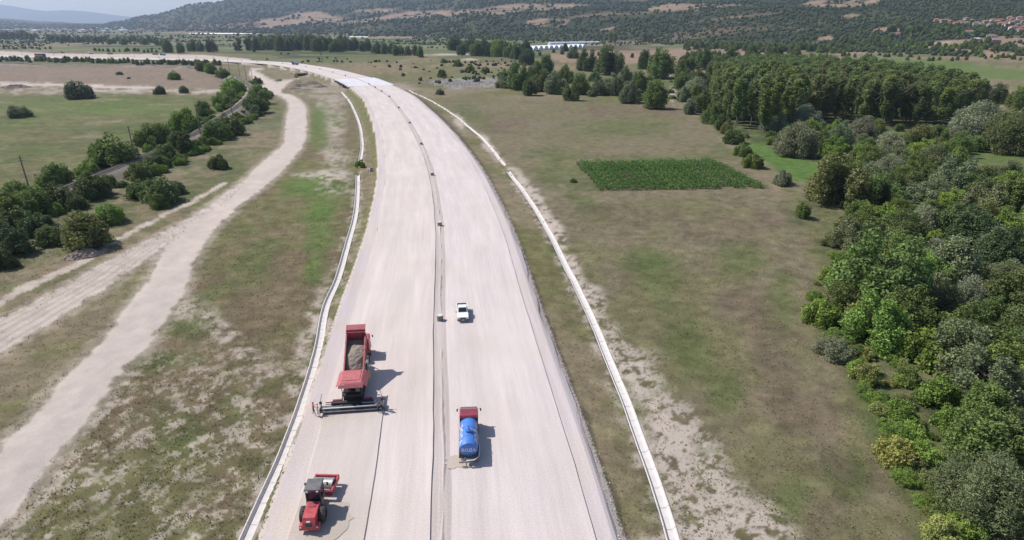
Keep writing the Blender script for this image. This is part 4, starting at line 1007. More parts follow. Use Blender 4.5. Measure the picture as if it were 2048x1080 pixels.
for a, b, w, t in [(1960, 200, 40, 'mid'), (1990, 190, 44, 'dark'), (2030, 200, 50, 'mid'), (2060, 230, 50, 'dark'), (1975, 225, 40, 'dark'), (1900, 205, 40, 'mid'), (1930, 185, 30, 'mid')]:
    plant('broad', a, b, w, t, 'broadleaf_tree', 'leafy tree massed at the right end of the poplar plantation', 'tree', 'trees right of the plantation', .9)
for x, y in scatter([(1352, 120), (1400, 108), (1470, 112), (1500, 150), (1478, 262), (1430, 250), (1372, 216), (1352, 180)], 7.5, 61, most=60):
    plant_at('broad', x, y, rr.uniform(7, 10.5), rr.choice(['mid', 'dark', 'dark', 'grey', 'mid']), 'broadleaf_tree', 'leafy tree massed at the left end of the poplar plantation', 'tree', 'trees left of the plantation', rr.uniform(1.0, 1.35))
# mixed trees between motorway and plantation, counted left to right
mid = [(1038, 156, 42, 'mid'), (1093, 130, 30, 'mid'), (1082, 163, 36, 'dark'), (1110, 168, 36, 'grey'), (1160, 170, 34, 'mid'), (1224, 170, 36, 'grey'), (1260, 187, 36, 'grey'), (1310, 193, 46, 'mid'), (1277, 166, 34, 'mid'), (1218, 124, 48, 'dark'), (1174, 123, 34, 'dark'),
       (1146, 109, 22, 'dark'), (1321, 130, 50, 'mid'), (1288, 122, 30, 'dark'), (1052, 116, 26, 'deep'), (1002, 168, 22, 'silver'), (1010, 150, 22, 'mid'), (915, 127, 18, 'mid'), (888, 122, 12, 'mid'), (940, 137, 16, 'mid'), (971, 140, 16, 'mid'), (885, 148, 20, 'mid'), (1140, 185, 30, 'mid'), (1195, 176, 26, 'grey'),
       (1060, 175, 30, 'dark'), (1030, 130, 18, 'grey'), (1070, 140, 26, 'mid'), (1130, 150, 30, 'mid'), (1190, 155, 24, 'mid'), (1250, 150, 26, 'grey')]
mid = sorted(mid)
for i, (a, b, w, t) in enumerate(mid):
    plant('broad' if w > 24 else 'shrub', a, b, w * 1.22, t, 'field_tree', f'{ORD[i]} tree from the left in the loose group between motorway and plantation', 'tree', 'trees between motorway and plantation', 1.0)
for i in range(90):
    u_ = rr.uniform(1000, 1350); b = gp(u_, rr.uniform(np.interp(u_, [1000, 1350], [150, 150]), np.interp(u_, [1000, 1350], [182, 206]))); plant_at('shrub', b.x, b.y, rr.uniform(3, 8), rr.choice(['mid', 'grey', 'bright', 'dark']), 'field_bush', 'low bush under the loose trees above the brown field', 'bush', 'bushes above the brown field', .8)
for i in range(26):
    b = gp(rr.uniform(800, 1010), rr.uniform(118, 160)); plant_at('shrub', b.x, b.y, rr.uniform(2, 4.6), rr.choice(['mid', 'grey', 'dark']), 'field_bush', 'small bush in the rough ground right of the bridge', 'bush', 'bushes right of the bridge', .9)
# far rows of trees across the valley
def row(x0, x1, b0, b1, n, h, tints, label, group, seed, kind='fartall', jit=3, hs=None):
    nm = 'hedge_bush' if 'bush ' in label and 'bushy' not in label else 'railway_belt_tree' if 'railway' in label else 'slope_tree' if ('village' in label or 'foot' in label) else 'valley_tree'
    r = random.Random(seed)
    for i in range(n):
        px_ = x0 + (x1 - x0) * (i + r.uniform(-.3, .3)) / max(1, n - 1); py_ = b0 + (b1 - b0) * i / max(1, n - 1) + r.uniform(-jit, jit)
        b = gp(px_, py_); s = pxs(b.x, b.y, b.z); hm_ = h * r.uniform(.75, 1.15) / s
        pw, ph = PROTO[kind][0][2:]
        plant_at(kind, b.x, b.y, hm_ / ph * pw * (r.uniform(1.7, 2.6) if kind == 'fartall' else 1.0 / (hs or 1)), r.choice(tints), nm, label, 'tree', group, 1 / 2.1 if kind == 'fartall' else (hs or 1.0))
row(508, 690, 98, 102, 34, 28, ['mid', 'dark', 'dark', 'blue'], 'dark tree in the long tall row across the valley behind the motorway', 'tall valley tree row', 1, 'broad', 3, 1.15)
row(515, 670, 92, 96, 20, 22, ['dark', 'mid'], 'dark tree in the long tall row across the valley behind the motorway', 'tall valley tree row', 2, 'far', 3, 1.5)
row(690, 840, 100, 112, 14, 22, ['mid', 'dark', 'grey'], 'tree of the loose row right of the tall valley tree row', 'loose valley tree row', 3, 'broad', 3, 1.15)
row(905, 1060, 106, 120, 20, 30, ['dark', 'mid', 'deep', 'bright'], 'tree in the dense clump in front of the white greenhouses', 'clump before the greenhouses', 4, 'broad', 6, 1.15)
row(335, 425, 104, 106, 5, 26, ['mid', 'dark'], 'tree in the small group standing behind the far motorway curve', 'trees behind the far curve', 5, 'broad', 3, 1.15)
row(470, 506, 100, 104, 4, 20, ['mid', 'dark'], 'tree left of the long tall row across the valley', 'trees left of the tall row', 6)
row(100, 330, 84, 88, 40, 12, ['dark', 'blue', 'mid'], 'tree in the far bushy belt on the left valley floor', 'far left tree belt', 7, 'far', 4)
row(-60, 70, 72, 78, 26, 14, ['blue', 'dark'], 'tree in the dark far wood at the left picture edge', 'far left edge wood', 8, 'far', 3)
row(-40, 100, 97, 99, 16, 6, ['blue', 'grey'], 'low bush along the far edge of the motorway on the left', 'far roadside bushes', 9, 'far', 1)
row(190, 335, 102, 105, 16, 7, ['mid', 'blue'], 'low bush in the hedge behind the far motorway construction', 'far hedge bushes', 10, 'far', 1)
row(-40, 440, 121, 131, 62, 11, ['mid', 'bright', 'dark', 'mid'], 'bushy green tree in the belt along the far railway on the left', 'far railway tree belt', 11, 'far', 3)
row(1130, 1150, 102, 104, 2, 16, ['dark'], 'dark tree beside the white greenhouses', 'trees beside the greenhouses', 12, 'far')
row(1222, 1228, 83, 84, 2, 16, ['mid'], 'tall poplar pair behind the dry fields', 'poplar pair', 13)
row(1290, 1305, 84, 85, 5, 16, ['dark'], 'tree in the small dark grove behind the dry fields', 'dark grove', 14)
row(1620, 2060, 110, 120, 40, 9, ['mid', 'dark', 'bright'], 'bush along the hedge above the bright field on the right', 'hedge above the bright field', 15, 'far', 9)
row(1700, 1960, 86, 106, 60, 11, ['dark', 'mid', 'bright'], 'tree on the slope below the hillside village', 'trees below the village', 16, 'far', 8)
row(1780, 1960, 60, 74, 24, 13, ['bright', 'mid', 'dark'], 'tree around the upper houses of the hillside village', 'village trees', 17, 'far', 6)
row(1930, 2060, 90, 108, 22, 14, ['mid', 'olive', 'dark'], 'bushy tree at the right picture edge below the violet house', 'trees at right edge', 18, 'far', 8)
row(1370, 1700, 96, 106, 50, 14, ['dark', 'mid'], 'tree at the foot of the wooded hill behind the plantation', 'trees at the hill foot', 19, 'far', 5)
row(1060, 1360, 108, 125, 14, 9, ['mid', 'grey', 'dark'], 'lone tree in the dry fields behind the loose group', 'dry field trees', 20, 'far', 8)

# ------------------------------------------------------------------ woodland and scrub far off: one mass each
ICO_V = []; t_ = (1 + 5 ** .5) / 2
for a, b, c in [(-1, t_, 0), (1, t_, 0), (-1, -t_, 0), (1, -t_, 0), (0, -1, t_), (0, 1, t_), (0, -1, -t_), (0, 1, -t_), (t_, 0, -1), (t_, 0, 1), (-t_, 0, -1), (-t_, 0, 1)]: ICO_V.append((a, b, c))
ICO_V = np.array(ICO_V) / math.hypot(1, t_)
ICO_F = np.array([(0, 11, 5), (0, 5, 1), (0, 1, 7), (0, 7, 10), (0, 10, 11), (1, 5, 9), (5, 11, 4), (11, 10, 2), (10, 7, 6), (7, 1, 8), (3, 9, 4), (3, 4, 2), (3, 2, 6), (3, 6, 8), (3, 8, 9), (4, 9, 5), (2, 4, 11), (6, 2, 10), (8, 6, 7), (9, 8, 1)])
def blobs(name, x, y, size, tone, seed, hs=.9):
    r = np.random.default_rng(seed); n = len(x); z = gzs(x, y)
    V = ICO_V[None] * r.uniform(.62, 1.25, (n, 12, 1)) * (size[:, None, None] * .5) * np.array([1, 1, hs])
    V = V + np.stack([x, y, z + size * .28], 1)[:, None, :]
    Fc = (ICO_F[None] + (np.arange(n) * 12)[:, None, None]).reshape(-1, 3)
    tn = np.repeat(tone, 12, 0) * r.uniform(.8, 1.2, (n * 12, 1))
    return tag(link(name, np_mesh(name, V.reshape(-1, 3), Fc, M_WOODLAND, tone=tn)), kind='stuff')
TM2 = TM.reshape(NR, NC); HZ2 = hz_v.reshape(NR, NC)
n = 85000
ry = np.exp(rng.uniform(math.log(880), math.log(6200), n)); rx = rng.uniform(-.95, .98, n) * ry
hzz = gzs(rx, ry, HZ2); tm = gzs(rx, ry, TM2); dens = .75 + .5 * fbm(rx, ry, 230, 4, 95) * -1 - .55 * sst(600, 900, 1024 + rx / ry * 1310) * sst(.40, .7, fbm(rx, ry * 2.2, 300, 4, 99))
keep = (hzz > 4) & (tm < .25) & (rng.random(n) < dens) | ((hzz > 4) & (rng.random(n) < .03))
rx, ry = rx[keep][:26000], ry[keep][:26000]; nk = len(rx)
sz = rng.uniform(4.5, 9.5, nk) * np.clip(ry / 1700, .9, 2.4)
pal = np.array([[.050, .074, .028], [.042, .064, .025], [.058, .080, .030], [.066, .074, .036], [.056, .088, .028]])
blobs('hillside_woodland', rx, ry, sz, pal[rng.integers(0, 5, nk)] * rng.uniform(.8, 1.25, (nk, 1)), 3)
n = 30000
ry = np.exp(rng.uniform(math.log(560), math.log(5200), n)); rx = rng.uniform(-.95, .95, n) * ry
qx, qy = proj(rx, ry, gzs(rx, ry)); rl, _ = lateral(rx, ry, CL, 40)
hed = fbm(rx * .3, ry, 70, 3, 79) + .5 * fbm(rx, ry, 300, 2, 88)
keep = (gzs(rx, ry, HZ2) < 5) & (hed > .22) & (np.abs(rl) > 24) & ~((qx < 560) & (qy > 100) & (qy < 180)) & ~((qx > 1080) & (qx < 1560) & (qy > 92)) & (gzs(rx, ry, TM2) < .3) & ~((qx > 1400) & (qy > 104))
keep &= (qy < 97) | ((rng.random(n) < .4) & (hed > .5))
rx, ry = rx[keep][:9000], ry[keep][:9000]; nk = len(rx)
blobs('valley_scrub', rx, ry, rng.uniform(2.5, 6, nk) * np.clip(ry / 1500, .8, 2.2), np.array([[.042, .06, .028], [.05, .07, .03], [.035, .052, .028]])[rng.integers(0, 3, nk)], 5)

# ------------------------------------------------------------------ grass and weeds near the camera
n = 470000
ty = np.exp(rng.uniform(math.log(36), math.log(210), n)); tx = rng.uniform(-1.12, 1.12, n) * ty
den = gzs(tx, ty, TUFT2); clump = .5 + .75 * fbm(tx, ty, 1.6, 3, 111)
keep = rng.random(n) < den * np.clip(clump, .05, 1) * .62 * sst(215, 110, ty)
tx, ty = tx[keep], ty[keep]; nt_ = len(tx); tz = gzs(tx, ty)
j, i, fy, fx = grid_idx(tx, ty); base = RGB2[j, i]
veg = np.array([[.10, .115, .045], [.075, .105, .035], [.13, .12, .06], [.16, .125, .08], [.065, .095, .035]])[rng.choice(5, nt_, p=[.3, .2, .22, .14, .14])]
br_ = (base[:, 0] > .26)[:, None]
tone = np.where(br_, veg * 1.5, base * 1.15 + veg * .3) * rng.uniform(.7, 1.65, (nt_, 1))
K = 3; hgt = rng.uniform(.05, .18, nt_) * (1 + ty / 220); wid = hgt * rng.uniform(.28, .5, nt_)
ang = rng.uniform(0, 2 * np.pi, (nt_, K)); lean = rng.uniform(.25, .95, (nt_, K)); hk = rng.uniform(.6, 1.1, (nt_, K)) * hgt[:, None]
ca, sa = np.cos(ang), np.sin(ang); o_ = rng.normal(0, .35, (nt_, K, 2)) * hgt[:, None, None]
bx_, by_ = tx[:, None] + o_[..., 0], ty[:, None] + o_[..., 1]
w_ = wid[:, None] * .5
V = np.stack([np.stack([bx_ - sa * w_, by_ + ca * w_, tz[:, None] + 0 * ca - .02], -1), np.stack([bx_ + sa * w_, by_ - ca * w_, tz[:, None] + 0 * ca - .02], -1),
              np.stack([bx_ + ca * lean * hk, by_ + sa * lean * hk, tz[:, None] + hk], -1)], 2).reshape(-1, 3)
tag(link('weeds_and_grass', np_mesh('weeds_and_grass', V, np.arange(len(V)).reshape(-1, 3), M_TUFT, tone=np.repeat(tone, K * 3, 0))), kind='stuff')
n = 150000
ty = np.exp(rng.uniform(math.log(38), math.log(135), n)); tx = rng.uniform(-1.1, 1.1, n) * ty
den = gzs(tx, ty, TUFT2); clump = fbm(tx, ty, 3.5, 3, 131) + .5 * fbm(tx, ty, .9, 2, 133)
keep = (rng.random(n) < np.clip(den, 0, 1) * sst(-.3, .5, clump) * (.02 + .36 * (gzs(tx, ty, RGB2[..., 0]) > .24)) * sst(138, 90, ty)) & (den > .12)
tx, ty = tx[keep], ty[keep]; nt_ = len(tx); tz = gzs(tx, ty); K = 5
veg = np.array([[.115, .140, .050], [.095, .130, .042], [.150, .150, .062], [.19, .16, .095]])[rng.choice(4, nt_, p=[.34, .26, .24, .16])] * rng.uniform(1.6, 2.4, (nt_, 1))
hgt = rng.uniform(.10, .28, nt_); ang = rng.uniform(0, 2 * np.pi, (nt_, K)); lean = rng.uniform(.1, .6, (nt_, K)); hk = rng.uniform(.5, 1.1, (nt_, K)) * hgt[:, None]
ca, sa = np.cos(ang), np.sin(ang); o_ = rng.normal(0, .22, (nt_, K, 2)) * hgt[:, None, None]; bx_, by_ = tx[:, None] + o_[..., 0], ty[:, None] + o_[..., 1]; w_ = (hgt * .2)[:, None]
V = np.stack([np.stack([bx_ - sa * w_, by_ + ca * w_, tz[:, None] + 0 * ca - .02], -1), np.stack([bx_ + sa * w_, by_ - ca * w_, tz[:, None] + 0 * ca - .02], -1), np.stack([bx_ + ca * lean * hk, by_ + sa * lean * hk, tz[:, None] + hk], -1)], 2).reshape(-1, 3)
tag(link('tall_weeds', np_mesh('tall_weeds', V, np.arange(len(V)).reshape(-1, 3), M_TUFT, tone=np.repeat(veg, K * 3, 0))), kind='stuff')
# loose stones: rubble along the motorway edges and the river bank
def stones(name, x, y, size, cols, seed, lift=.2):
    r = np.random.default_rng(seed); n = len(x); z = gzs(x, y)
    V = ICO_V[None] * r.uniform(.6, 1.2, (n, 12, 1)) * (size[:, None, None] * .5) * np.array([1, 1, .7]) + np.stack([x, y, z + size * lift], 1)[:, None, :]
    Fc = (ICO_F[None] + (np.arange(n) * 12)[:, None, None]).reshape(-1, 3)
    tone = np.repeat(np.array(cols)[r.integers(0, len(cols), n)] * r.uniform(.8, 1.15, (n, 1)), 12, 0)
    return tag(link(name, np_mesh(name, V.reshape(-1, 3), Fc, M_STONES, tone=tone)), kind='stuff')
q = np.array([gp(a, b)[:2] for a, b in zip(rng.normal(930, 48, 900), 166 + rng.normal(0, 4.2, 900))])
stones('riverbank_rubble', q[:, 0], q[:, 1], rng.uniform(.35, 1.2, len(q)), [(.36, .34, .33), (.27, .25, .25), (.42, .40, .38)], 7)
ss = rng.uniform(60, 330, 2600); ll = np.where(rng.random(2600) < .5, rng.normal(17.1, .4, 2600), rng.normal(-17.2, .35, 2600)); x, y = road_pt(ss, ll)
stones('roadside_stones', x, y, rng.uniform(.06, .22, 2600), [(.60, .54, .51), (.50, .45, .43)], 8)

# ------------------------------------------------------------------ vineyard: each row of vines is a thing
vA, vB, vC, vD = [gp(*q) for q in ((1152, 330), (1422, 325), (1530, 376), (1196, 380))]
r_ = np.random.default_rng(5); Lr = 50.0; nl = 3600
P = np.c_[r_.uniform(0, Lr, nl), r_.normal(0, .5, nl), r_.uniform(.3, 1.75, nl) + .25 * np.sin(r_.uniform(0, 6, nl))]
P[:, 1] += .25 * fbm(P[:, 0], P[:, 0] * 0, 2, 2, 3); P[:, 2] *= 1 + .4 * fbm(P[:, 0], P[:, 0] * 0 + 5, 1.5, 2, 6)
P = P[fbm(P[:, 0], P[:, 1] * 0, 3.0, 2, 19) > -.62]; nl = len(P)
v, f = leaf_quads(P, np.c_[P[:, 0] * 0, np.sign(P[:, 1]), P[:, 0] * 0 + .5], .34, .85, r_)
vine_me = np_mesh('vine_leaves', v, f, M_LEAF, leaf=np.repeat(np.clip(r_.normal(.5, .2, nl), 0, 1), 4))
q = MB(); q.tube((0, 0, -.3), (0, 0, 1.9), .05, .045, 6); o = q.build('vine_post', M_POLE); post_me = o.data; bpy.data.objects.remove(o)
NROW = 17
for i in range(NROW):
    t = i / (NROW - 1); a = vD.lerp(vA, t); b = vC.lerp(vB, t); d = b - a; L = d.length
    a = a + d.normalized() * random.uniform(-.3, .4); b = b + d.normalized() * random.uniform(-.5, .5); d = b - a; L = d.length
    e = empty('vine_row', (a.x, a.y, gz(a.x, a.y)), math.atan2(d.y, d.x))
    tag(e, f'{ORD[i]} row of green vines counted from the lower edge of the vineyard', 'vines', 'rows of the vineyard')
    c = link('foliage', vine_me, e); c.scale = (L / Lr * (1 if i % 2 else -1), 1, random.uniform(.8, 1.1)); c.location.x = 0 if i % 2 else L; k = random.uniform(.8, 1.15); c.color = (.130 * k, .235 * k, .055 * k, 1)
    for j in range(9): p_ = link('post', post_me, e); p_.location = (L * j / 8, 0, 0)

# ------------------------------------------------------------------ railway track
tr = empty('railway_track', (float(RAIL[10][0]), float(RAIL[10][1]), RAIL_Z - .4)); tag(tr, 'single railway track on pale sleepers curving through the shrubs on the left', 'railway')
tr0 = Vector(tr.location)
T = np.gradient(RAIL, axis=0); T /= np.hypot(*T.T)[:, None]; Nn = np.c_[T[:, 1], -T[:, 0]]
def sweep(name, prof, mat, parent, base, z0):
    p = np.array(prof); k = len(p); n = len(RAIL)
    v = np.concatenate([np.c_[(RAIL[i] + Nn[i] * p[:, :1]), z0 + p[:, 1]] for i in range(n)]) - np.array(base)
    i = np.arange(n - 1)[:, None] * k + np.arange(k)[None, :]; j = np.arange(n - 1)[:, None] * k + (np.arange(k)[None, :] + 1) % k
    f = np.stack([i, i + k, j + k, j], -1).reshape(-1, 4)
    return link(name, np_mesh(name, v, f, mat), parent)
sweep('ballast', [(-2.0, -.55), (-1.45, -.06), (1.45, -.06), (2.0, -.55)], M_CONCD, tr, tr0, RAIL_Z - .1).data.materials[0] = paint('ballast_stone', (.27, .235, .22), .95, dust=.6, dustcol=(.17, .14, .125), scale=1.5, spec=.1)
for sgn in (-.7175, .7175):
    sweep('rail', [(sgn - .07, .0), (sgn - .07, .03), (sgn - .02, .05), (sgn - .035, .16), (sgn + .035, .16), (sgn + .02, .05), (sgn + .07, .03), (sgn + .07, 0)], M_RAIL, tr, tr0, RAIL_Z + .03)
sp = resample(RAIL, .65); st = np.gradient(sp, axis=0); st /= np.hypot(*st.T)[:, None]; m = sp[:, 1] < 620; sp, st = sp[m], st[m]
cor = np.array([(-1.25, -.13, -.15), (1.25, -.13, -.15), (1.25, .13, -.15), (-1.25, .13, -.15), (-1.25, -.13, .02), (1.25, -.13, .02), (1.25, .13, .02), (-1.25, .13, .02)])
v = np.stack([sp[:, None, 0] + cor[None, :, 0] * st[:, None, 1] + cor[None, :, 1] * st[:, None, 0], sp[:, None, 1] - cor[None, :, 0] * st[:, None, 0] + cor[None, :, 1] * st[:, None, 1], np.tile(RAIL_Z + cor[:, 2], (len(sp), 1))], -1).reshape(-1, 3) - np.array(tr0)
bf = np.array([(4, 5, 6, 7), (0, 1, 5, 4), (1, 2, 6, 5), (2, 3, 7, 6), (3, 0, 4, 7)])
o = link('sleepers', np_mesh('sleepers', v, (bf[None] + (np.arange(len(sp)) * 8)[:, None, None]).reshape(-1, 4), M_SLEEPER), tr); o['kind'] = 'stuff'
# utility poles along it
def pole(bpx, bpy_, tpy, label, arms=2, group='utility poles along the railway', r=.24):
    b = gp(bpx, bpy_); hh = 3.0
    for _ in range(40):
        _, y_ = proj(np.array([b.x]), np.array([b.y]), np.array([b.z + hh])); hh += (y_[0] - tpy) / pxs(b.x, b.y, b.z) * .8
    e = empty('utility_pole', b); tag(e, label, 'pole', group)
    MB().tube((0, 0, -.5), (0, 0, hh), r, r * .6, 8).build('post', M_POLE, e)
    for k in range(arms):
        q = MB(); q.box((0, 0, hh - .5 - .75 * k), (1.7, .09, .10)); a = q.build('cross_arm', M_POLE, e)
        for x in (-.75, -.4, .4, .75): MB().tube((x, 0, hh - .45 - .75 * k), (x, 0, hh - .28 - .75 * k), .05, .035, 6).build('insulator', M_CONC, a)
        e.rotation_euler.z = .6
    return e
for i, (a, b, c) in enumerate([(67, 405, 312), (272, 322, 252), (401, 269, 208), (466, 236, 183), (506, 165, 138), (493, 160, 130), (480, 152, 128), (460, 148, 117), (430, 131, 113)]):
    pole(a, b, c, f'{ORD[i]} dark utility pole from the camera end along the railway')
for i, (a, b, c) in enumerate([(46, 113, 100), (108, 113, 100), (168, 116, 101), (222, 119, 104), (270, 117, 105), (320, 125, 107), (359, 122, 110), (394, 124, 112)]):
    pole(a, b, c, f'{ORD[i]} thin pole from the left picture edge along the far construction road', 1, 'thin poles along the far road', .2)
for a, b, c, lb in [(1656, 108, 90, 'pale pole standing at the hill foot above the bright field'), (1671, 112, 102, 'short pale pole right of the pale pole above the bright field'), (1817, 102, 86, 'pale pole beside the hedge below the hillside village')]:
    pole(a, b, c, lb, 1, None, .2)

# ------------------------------------------------------------------ concrete manhole rings in the median
q = MB(); nseg = 20
ring_o, ring_i, hr = .52, .42, 1.0
for k in range(nseg):
    a0, a1 = 2 * math.pi * k / nseg, 2 * math.pi * (k + 1) / nseg
    c0, s0, c1, s1 = math.cos(a0), math.sin(a0), math.cos(a1), math.sin(a1)
    q.add([(ring_o * c0, ring_o * s0, 0), (ring_o * c1, ring_o * s1, 0), (ring_o * c1, ring_o * s1, hr), (ring_o * c0, ring_o * s0, hr), (ring_i * c0, ring_i * s0, hr), (ring_i * c1, ring_i * s1, hr), (ring_i * c1, ring_i * s1, 0), (ring_i * c0, ring_i * s0, 0)],
          [(0, 1, 2, 3), (3, 2, 5, 4), (4, 5, 6, 7)])
o = q.build('ring_wall', paint('dark_concrete', (.20, .18, .175), .9, dust=.15, spec=.2)); ring_me = o.data; bpy.data.objects.remove(o)  # ring walls in a darker concrete than the covers
q = MB(); q.tube((0, 0, hr - .06), (0, 0, hr + .05), .50, .48, 20); o = q.build('ring_cover', M_CONC); cov_me = o.data; bpy.data.objects.remove(o)
cyl_px = [(885, 641), (879, 452), (863, 351), (842, 289.5), (819, 247), (798, 216.5), (778, 194), (764, 183), (751, 175.5), (741, 169), (690, 152), (665, 145), (639, 139), (613, 134), (561, 127.5), (514, 124), (480, 122.5), (440, 121.3)]
for i, (a, b) in enumerate(cyl_px):
    x, y = un(a, b, -.2); s_ = station_of(x, y); x, y = road_pt(s_, -.05)
    e = empty('manhole_ring', (float(x), float(y), -.22), random.uniform(0, 6)); tag(e, f'{ORD[i]} concrete manhole ring from the camera in the gravel median', 'concrete ring', 'manhole rings in the median')
    link('ring', ring_me, e); link('cover', cov_me, e)

# ------------------------------------------------------------------ vehicles
def wheel(parent, x, y, z, r, w, rimmat=M_STEELD, lug=False):
    q = MB()
    prof = [(r * .55, -.5), (r * .92, -.5), (r, -.36), (r, .36), (r * .92, .5), (r * .55, .5)]; n = 20
    vs = [(w * p[1], p[0] * math.cos(2 * math.pi * k / n), p[0] * math.sin(2 * math.pi * k / n)) for k in range(n) for p in prof]
    m = len(prof); fs = [(k * m + j, k * m + j + 1, ((k + 1) % n) * m + j + 1, ((k + 1) % n) * m + j) for k in range(n) for j in range(m - 1)]
    q.add(vs, fs)
    if lug:
        for k in range(22):
            a = 2 * math.pi * k / 22
            for sg in (-1, 1):
                M = Matrix.Rotation(a + sg * .07, 4, 'X') @ Matrix.Translation((sg * w * .22, 0, r + .01)) @ Matrix.Rotation(sg * .6, 4, 'Z')
                q.box((0, 0, 0), (w * .5, .09, .09), M)
    o = q.build('wheel', M_RUB, parent); o.location = (x, y, z)
    MB().tube((-w * .34, 0, 0), (w * .34, 0, 0), r * .57, n=16).build('rim', rimmat, o)
    return o
def bx(name, c, d, mat, parent, bev=.03, **kw): return MB().box(c, d, **kw).build(name, mat, parent, bev)
def mirror(parent, x, y, z, sx):
    q = MB(); q.tube((0, 0, 0), (sx * .28, .08, .05), .018, n=6).tube((sx * .28, .08, .05), (sx * .28, .08, -.3), .018, n=6); q.box((sx * .30, .08, -.18), (.16, .07, .34))
    o = q.build('mirror', M_BLACK, parent); o.location = (x, y, z); return o
def text_mesh(body, size, mat, extrude=.006):
    cu = bpy.data.curves.new('lettering', 'FONT'); cu.body = body; cu.size = size; cu.extrude = extrude; cu.align_x = 'CENTER'; cu.align_y = 'CENTER'; cu.offset = size * .006
    o = bpy.data.objects.new('lettering', cu); COL.objects.link(o); bpy.context.view_layer.update()
    me = bpy.data.meshes.new_from_object(o.evaluated_get(bpy.context.evaluated_depsgraph_get())); bpy.data.objects.remove(o)
    me.materials.clear(); me.materials.append(mat); return me

# --- dump truck, tipping into the paver
HD = road_head(S_PAVE + 10)
tk = empty('dump_truck', (-20.95, 70.2, .0), HD); tag(tk, 'red tipper truck with its loaded bed raised, backed up to the paver', 'truck')
q = MB(); q.box((-.42, 4.1, .82), (.16, 9.0, .30)).box((.42, 4.1, .82), (.16, 9.0, .30))
for y in (.2, 2.2, 4.2, 6.2, 8.3): q.box((0, y, .82), (.9, .18, .22))
q.build('chassis', M_STEELD, tk)
for y in (.75, 2.15):
    for sx in (-1, 1): wheel(tk, sx * .98, y, .52, .52, .58)
for y in (5.6, 7.5):
    for sx in (-1, 1): wheel(tk, sx * 1.08, y, .52, .52, .36)
cab = MB(); cab.prism([(6.9, .75), (9.1, .75), (9.15, 1.55), (8.95, 2.55), (8.7, 2.95), (7.0, 2.98), (6.9, 2.8)], -1.22, 1.22); cab = cab.build('cab', M_RED, tk, .06)
MB().prism([(9.17, 1.65), (9.20, 1.66), (9.0, 2.58), (8.97, 2.57)], -1.08, 1.08).build('windscreen', M_GLASS, cab)
for sx in (-1, 1):
    MB().prism([(7.6, 1.7), (8.85, 1.7), (8.75, 2.5), (7.7, 2.5)], sx * 1.225, sx * 1.24).build('side_window', M_GLASS, cab)
    mirror(cab, sx * 1.24, 9.0, 2.5, sx)
    MB().box((sx * .8, 9.2, 1.0), (.38, .08, .22)).build('headlight', M_LAMP, cab)
MB().prism([(8.9, 2.75), (9.35, 2.62), (9.35, 2.66), (8.9, 2.80)], -1.15, 1.15).build('sun_visor', M_DGREY, cab)
MB().box((0, 9.16, .62), (2.4, .22, .35)).build('bumper', M_DGREY, cab, .04)
bx('fuel_tank', (1.02, 4.1, .78), (.52, 1.15, .6), M_STEEL, tk, .06); bx('battery_box', (1.02, 3.15, .75), (.45, .5, .5), M_BLACK, tk)
bx('air_tank', (-1.0, 4.1, .78), (.5, 1.1, .5), M_STEELD, tk, .06)
for y in (.75, 2.15):
    for sx in (-1, 1): MB().prism([(y - .62, .95), (y - .4, 1.12), (y + .4, 1.12), (y + .62, .95), (y + .6, .99), (y + .4, 1.16), (y - .4, 1.16), (y - .6, .99)], sx * .7, sx * 1.26).build('mudguard', M_BLACK, tk)
MB().tube((0, 5.6, 1.0), (0, 4.75, 3.55), .11, .07, 10).build('tipping_ram', M_STEEL, tk)
TILT = R(31)
bed = empty('tipper_bed', (0, -.25, 1.08)); bed.parent = tk; bed.rotation_euler = (TILT, 0, 0)
LB, HBED, WB = 6.1, 1.35, 1.26
MB().box((0, LB / 2, .06), (2 * WB, LB, .12)).build('bed_floor', M_RED_GLARE, bed)
for sx in (-1, 1):
    s_ = MB().box((sx * WB, LB / 2, .12 + HBED / 2), (.09, LB, HBED)).build('bed_side', M_RED_GLARE, bed, .02)
    for y in np.linspace(.3, LB - .3, 6): MB().box((sx * (WB + .085), y, .12 + HBED / 2), (.08, .12, HBED)).build('side_rib', M_RED_GLARE, s_)
    MB().box((sx * WB, LB / 2, .12 + HBED + .03), (.16, LB, .07)).build('top_rail', M_RED_GLARE, s_)
MB().box((0, LB + .02, .12 + HBED / 2 + .1), (2 * WB, .09, HBED + .25)).build('bed_front', M_RED_GLARE, bed, .02)
q = MB(); q.prism([(LB - .15, HBED + .37), (LB + 1.15, HBED + .45), (LB + 1.15, HBED + .50), (LB - .15, HBED + .43)], -WB - .05, WB + .05); q.build('cab_guard', M_RED_GLARE, bed, .02)
q = MB(); q.tube((-WB, LB - .15, HBED + .46), (WB, LB - .15, HBED + .46), .13, n=10).tube((-WB, LB + .2, HBED + .56), (WB, LB + .2, HBED + .56), .10, n=8); q.build('rolled_tarpaulin', M_DRED, bed)
MB().box((0, -.14, .12 + HBED / 2), (2 * WB, .08, HBED), Matrix.Rotation(-R(24), 4, 'X') @ Matrix.Identity(4)).build('tailgate', M_RED_GLARE, bed, .02)
bpy.context.view_layer.update()
gx, gy = np.meshgrid(np.linspace(-WB + .06, WB - .06, 26), np.linspace(.05, LB - .5, 48))
hgt = .22 + 1.22 * np.sin(np.clip((gy - .0) / (LB - 1.0), 0, 1) * math.pi * .92 + .18) ** .7 * (1 - .35 * (np.abs(gx) / WB) ** 2) + .10 * fbm(gx.ravel() * 1.0, gy.ravel(), .7, 4, 5).reshape(gx.shape)
lv = np.c_[gx.ravel(), gy.ravel(), np.clip(hgt.ravel(), .13, 2)]
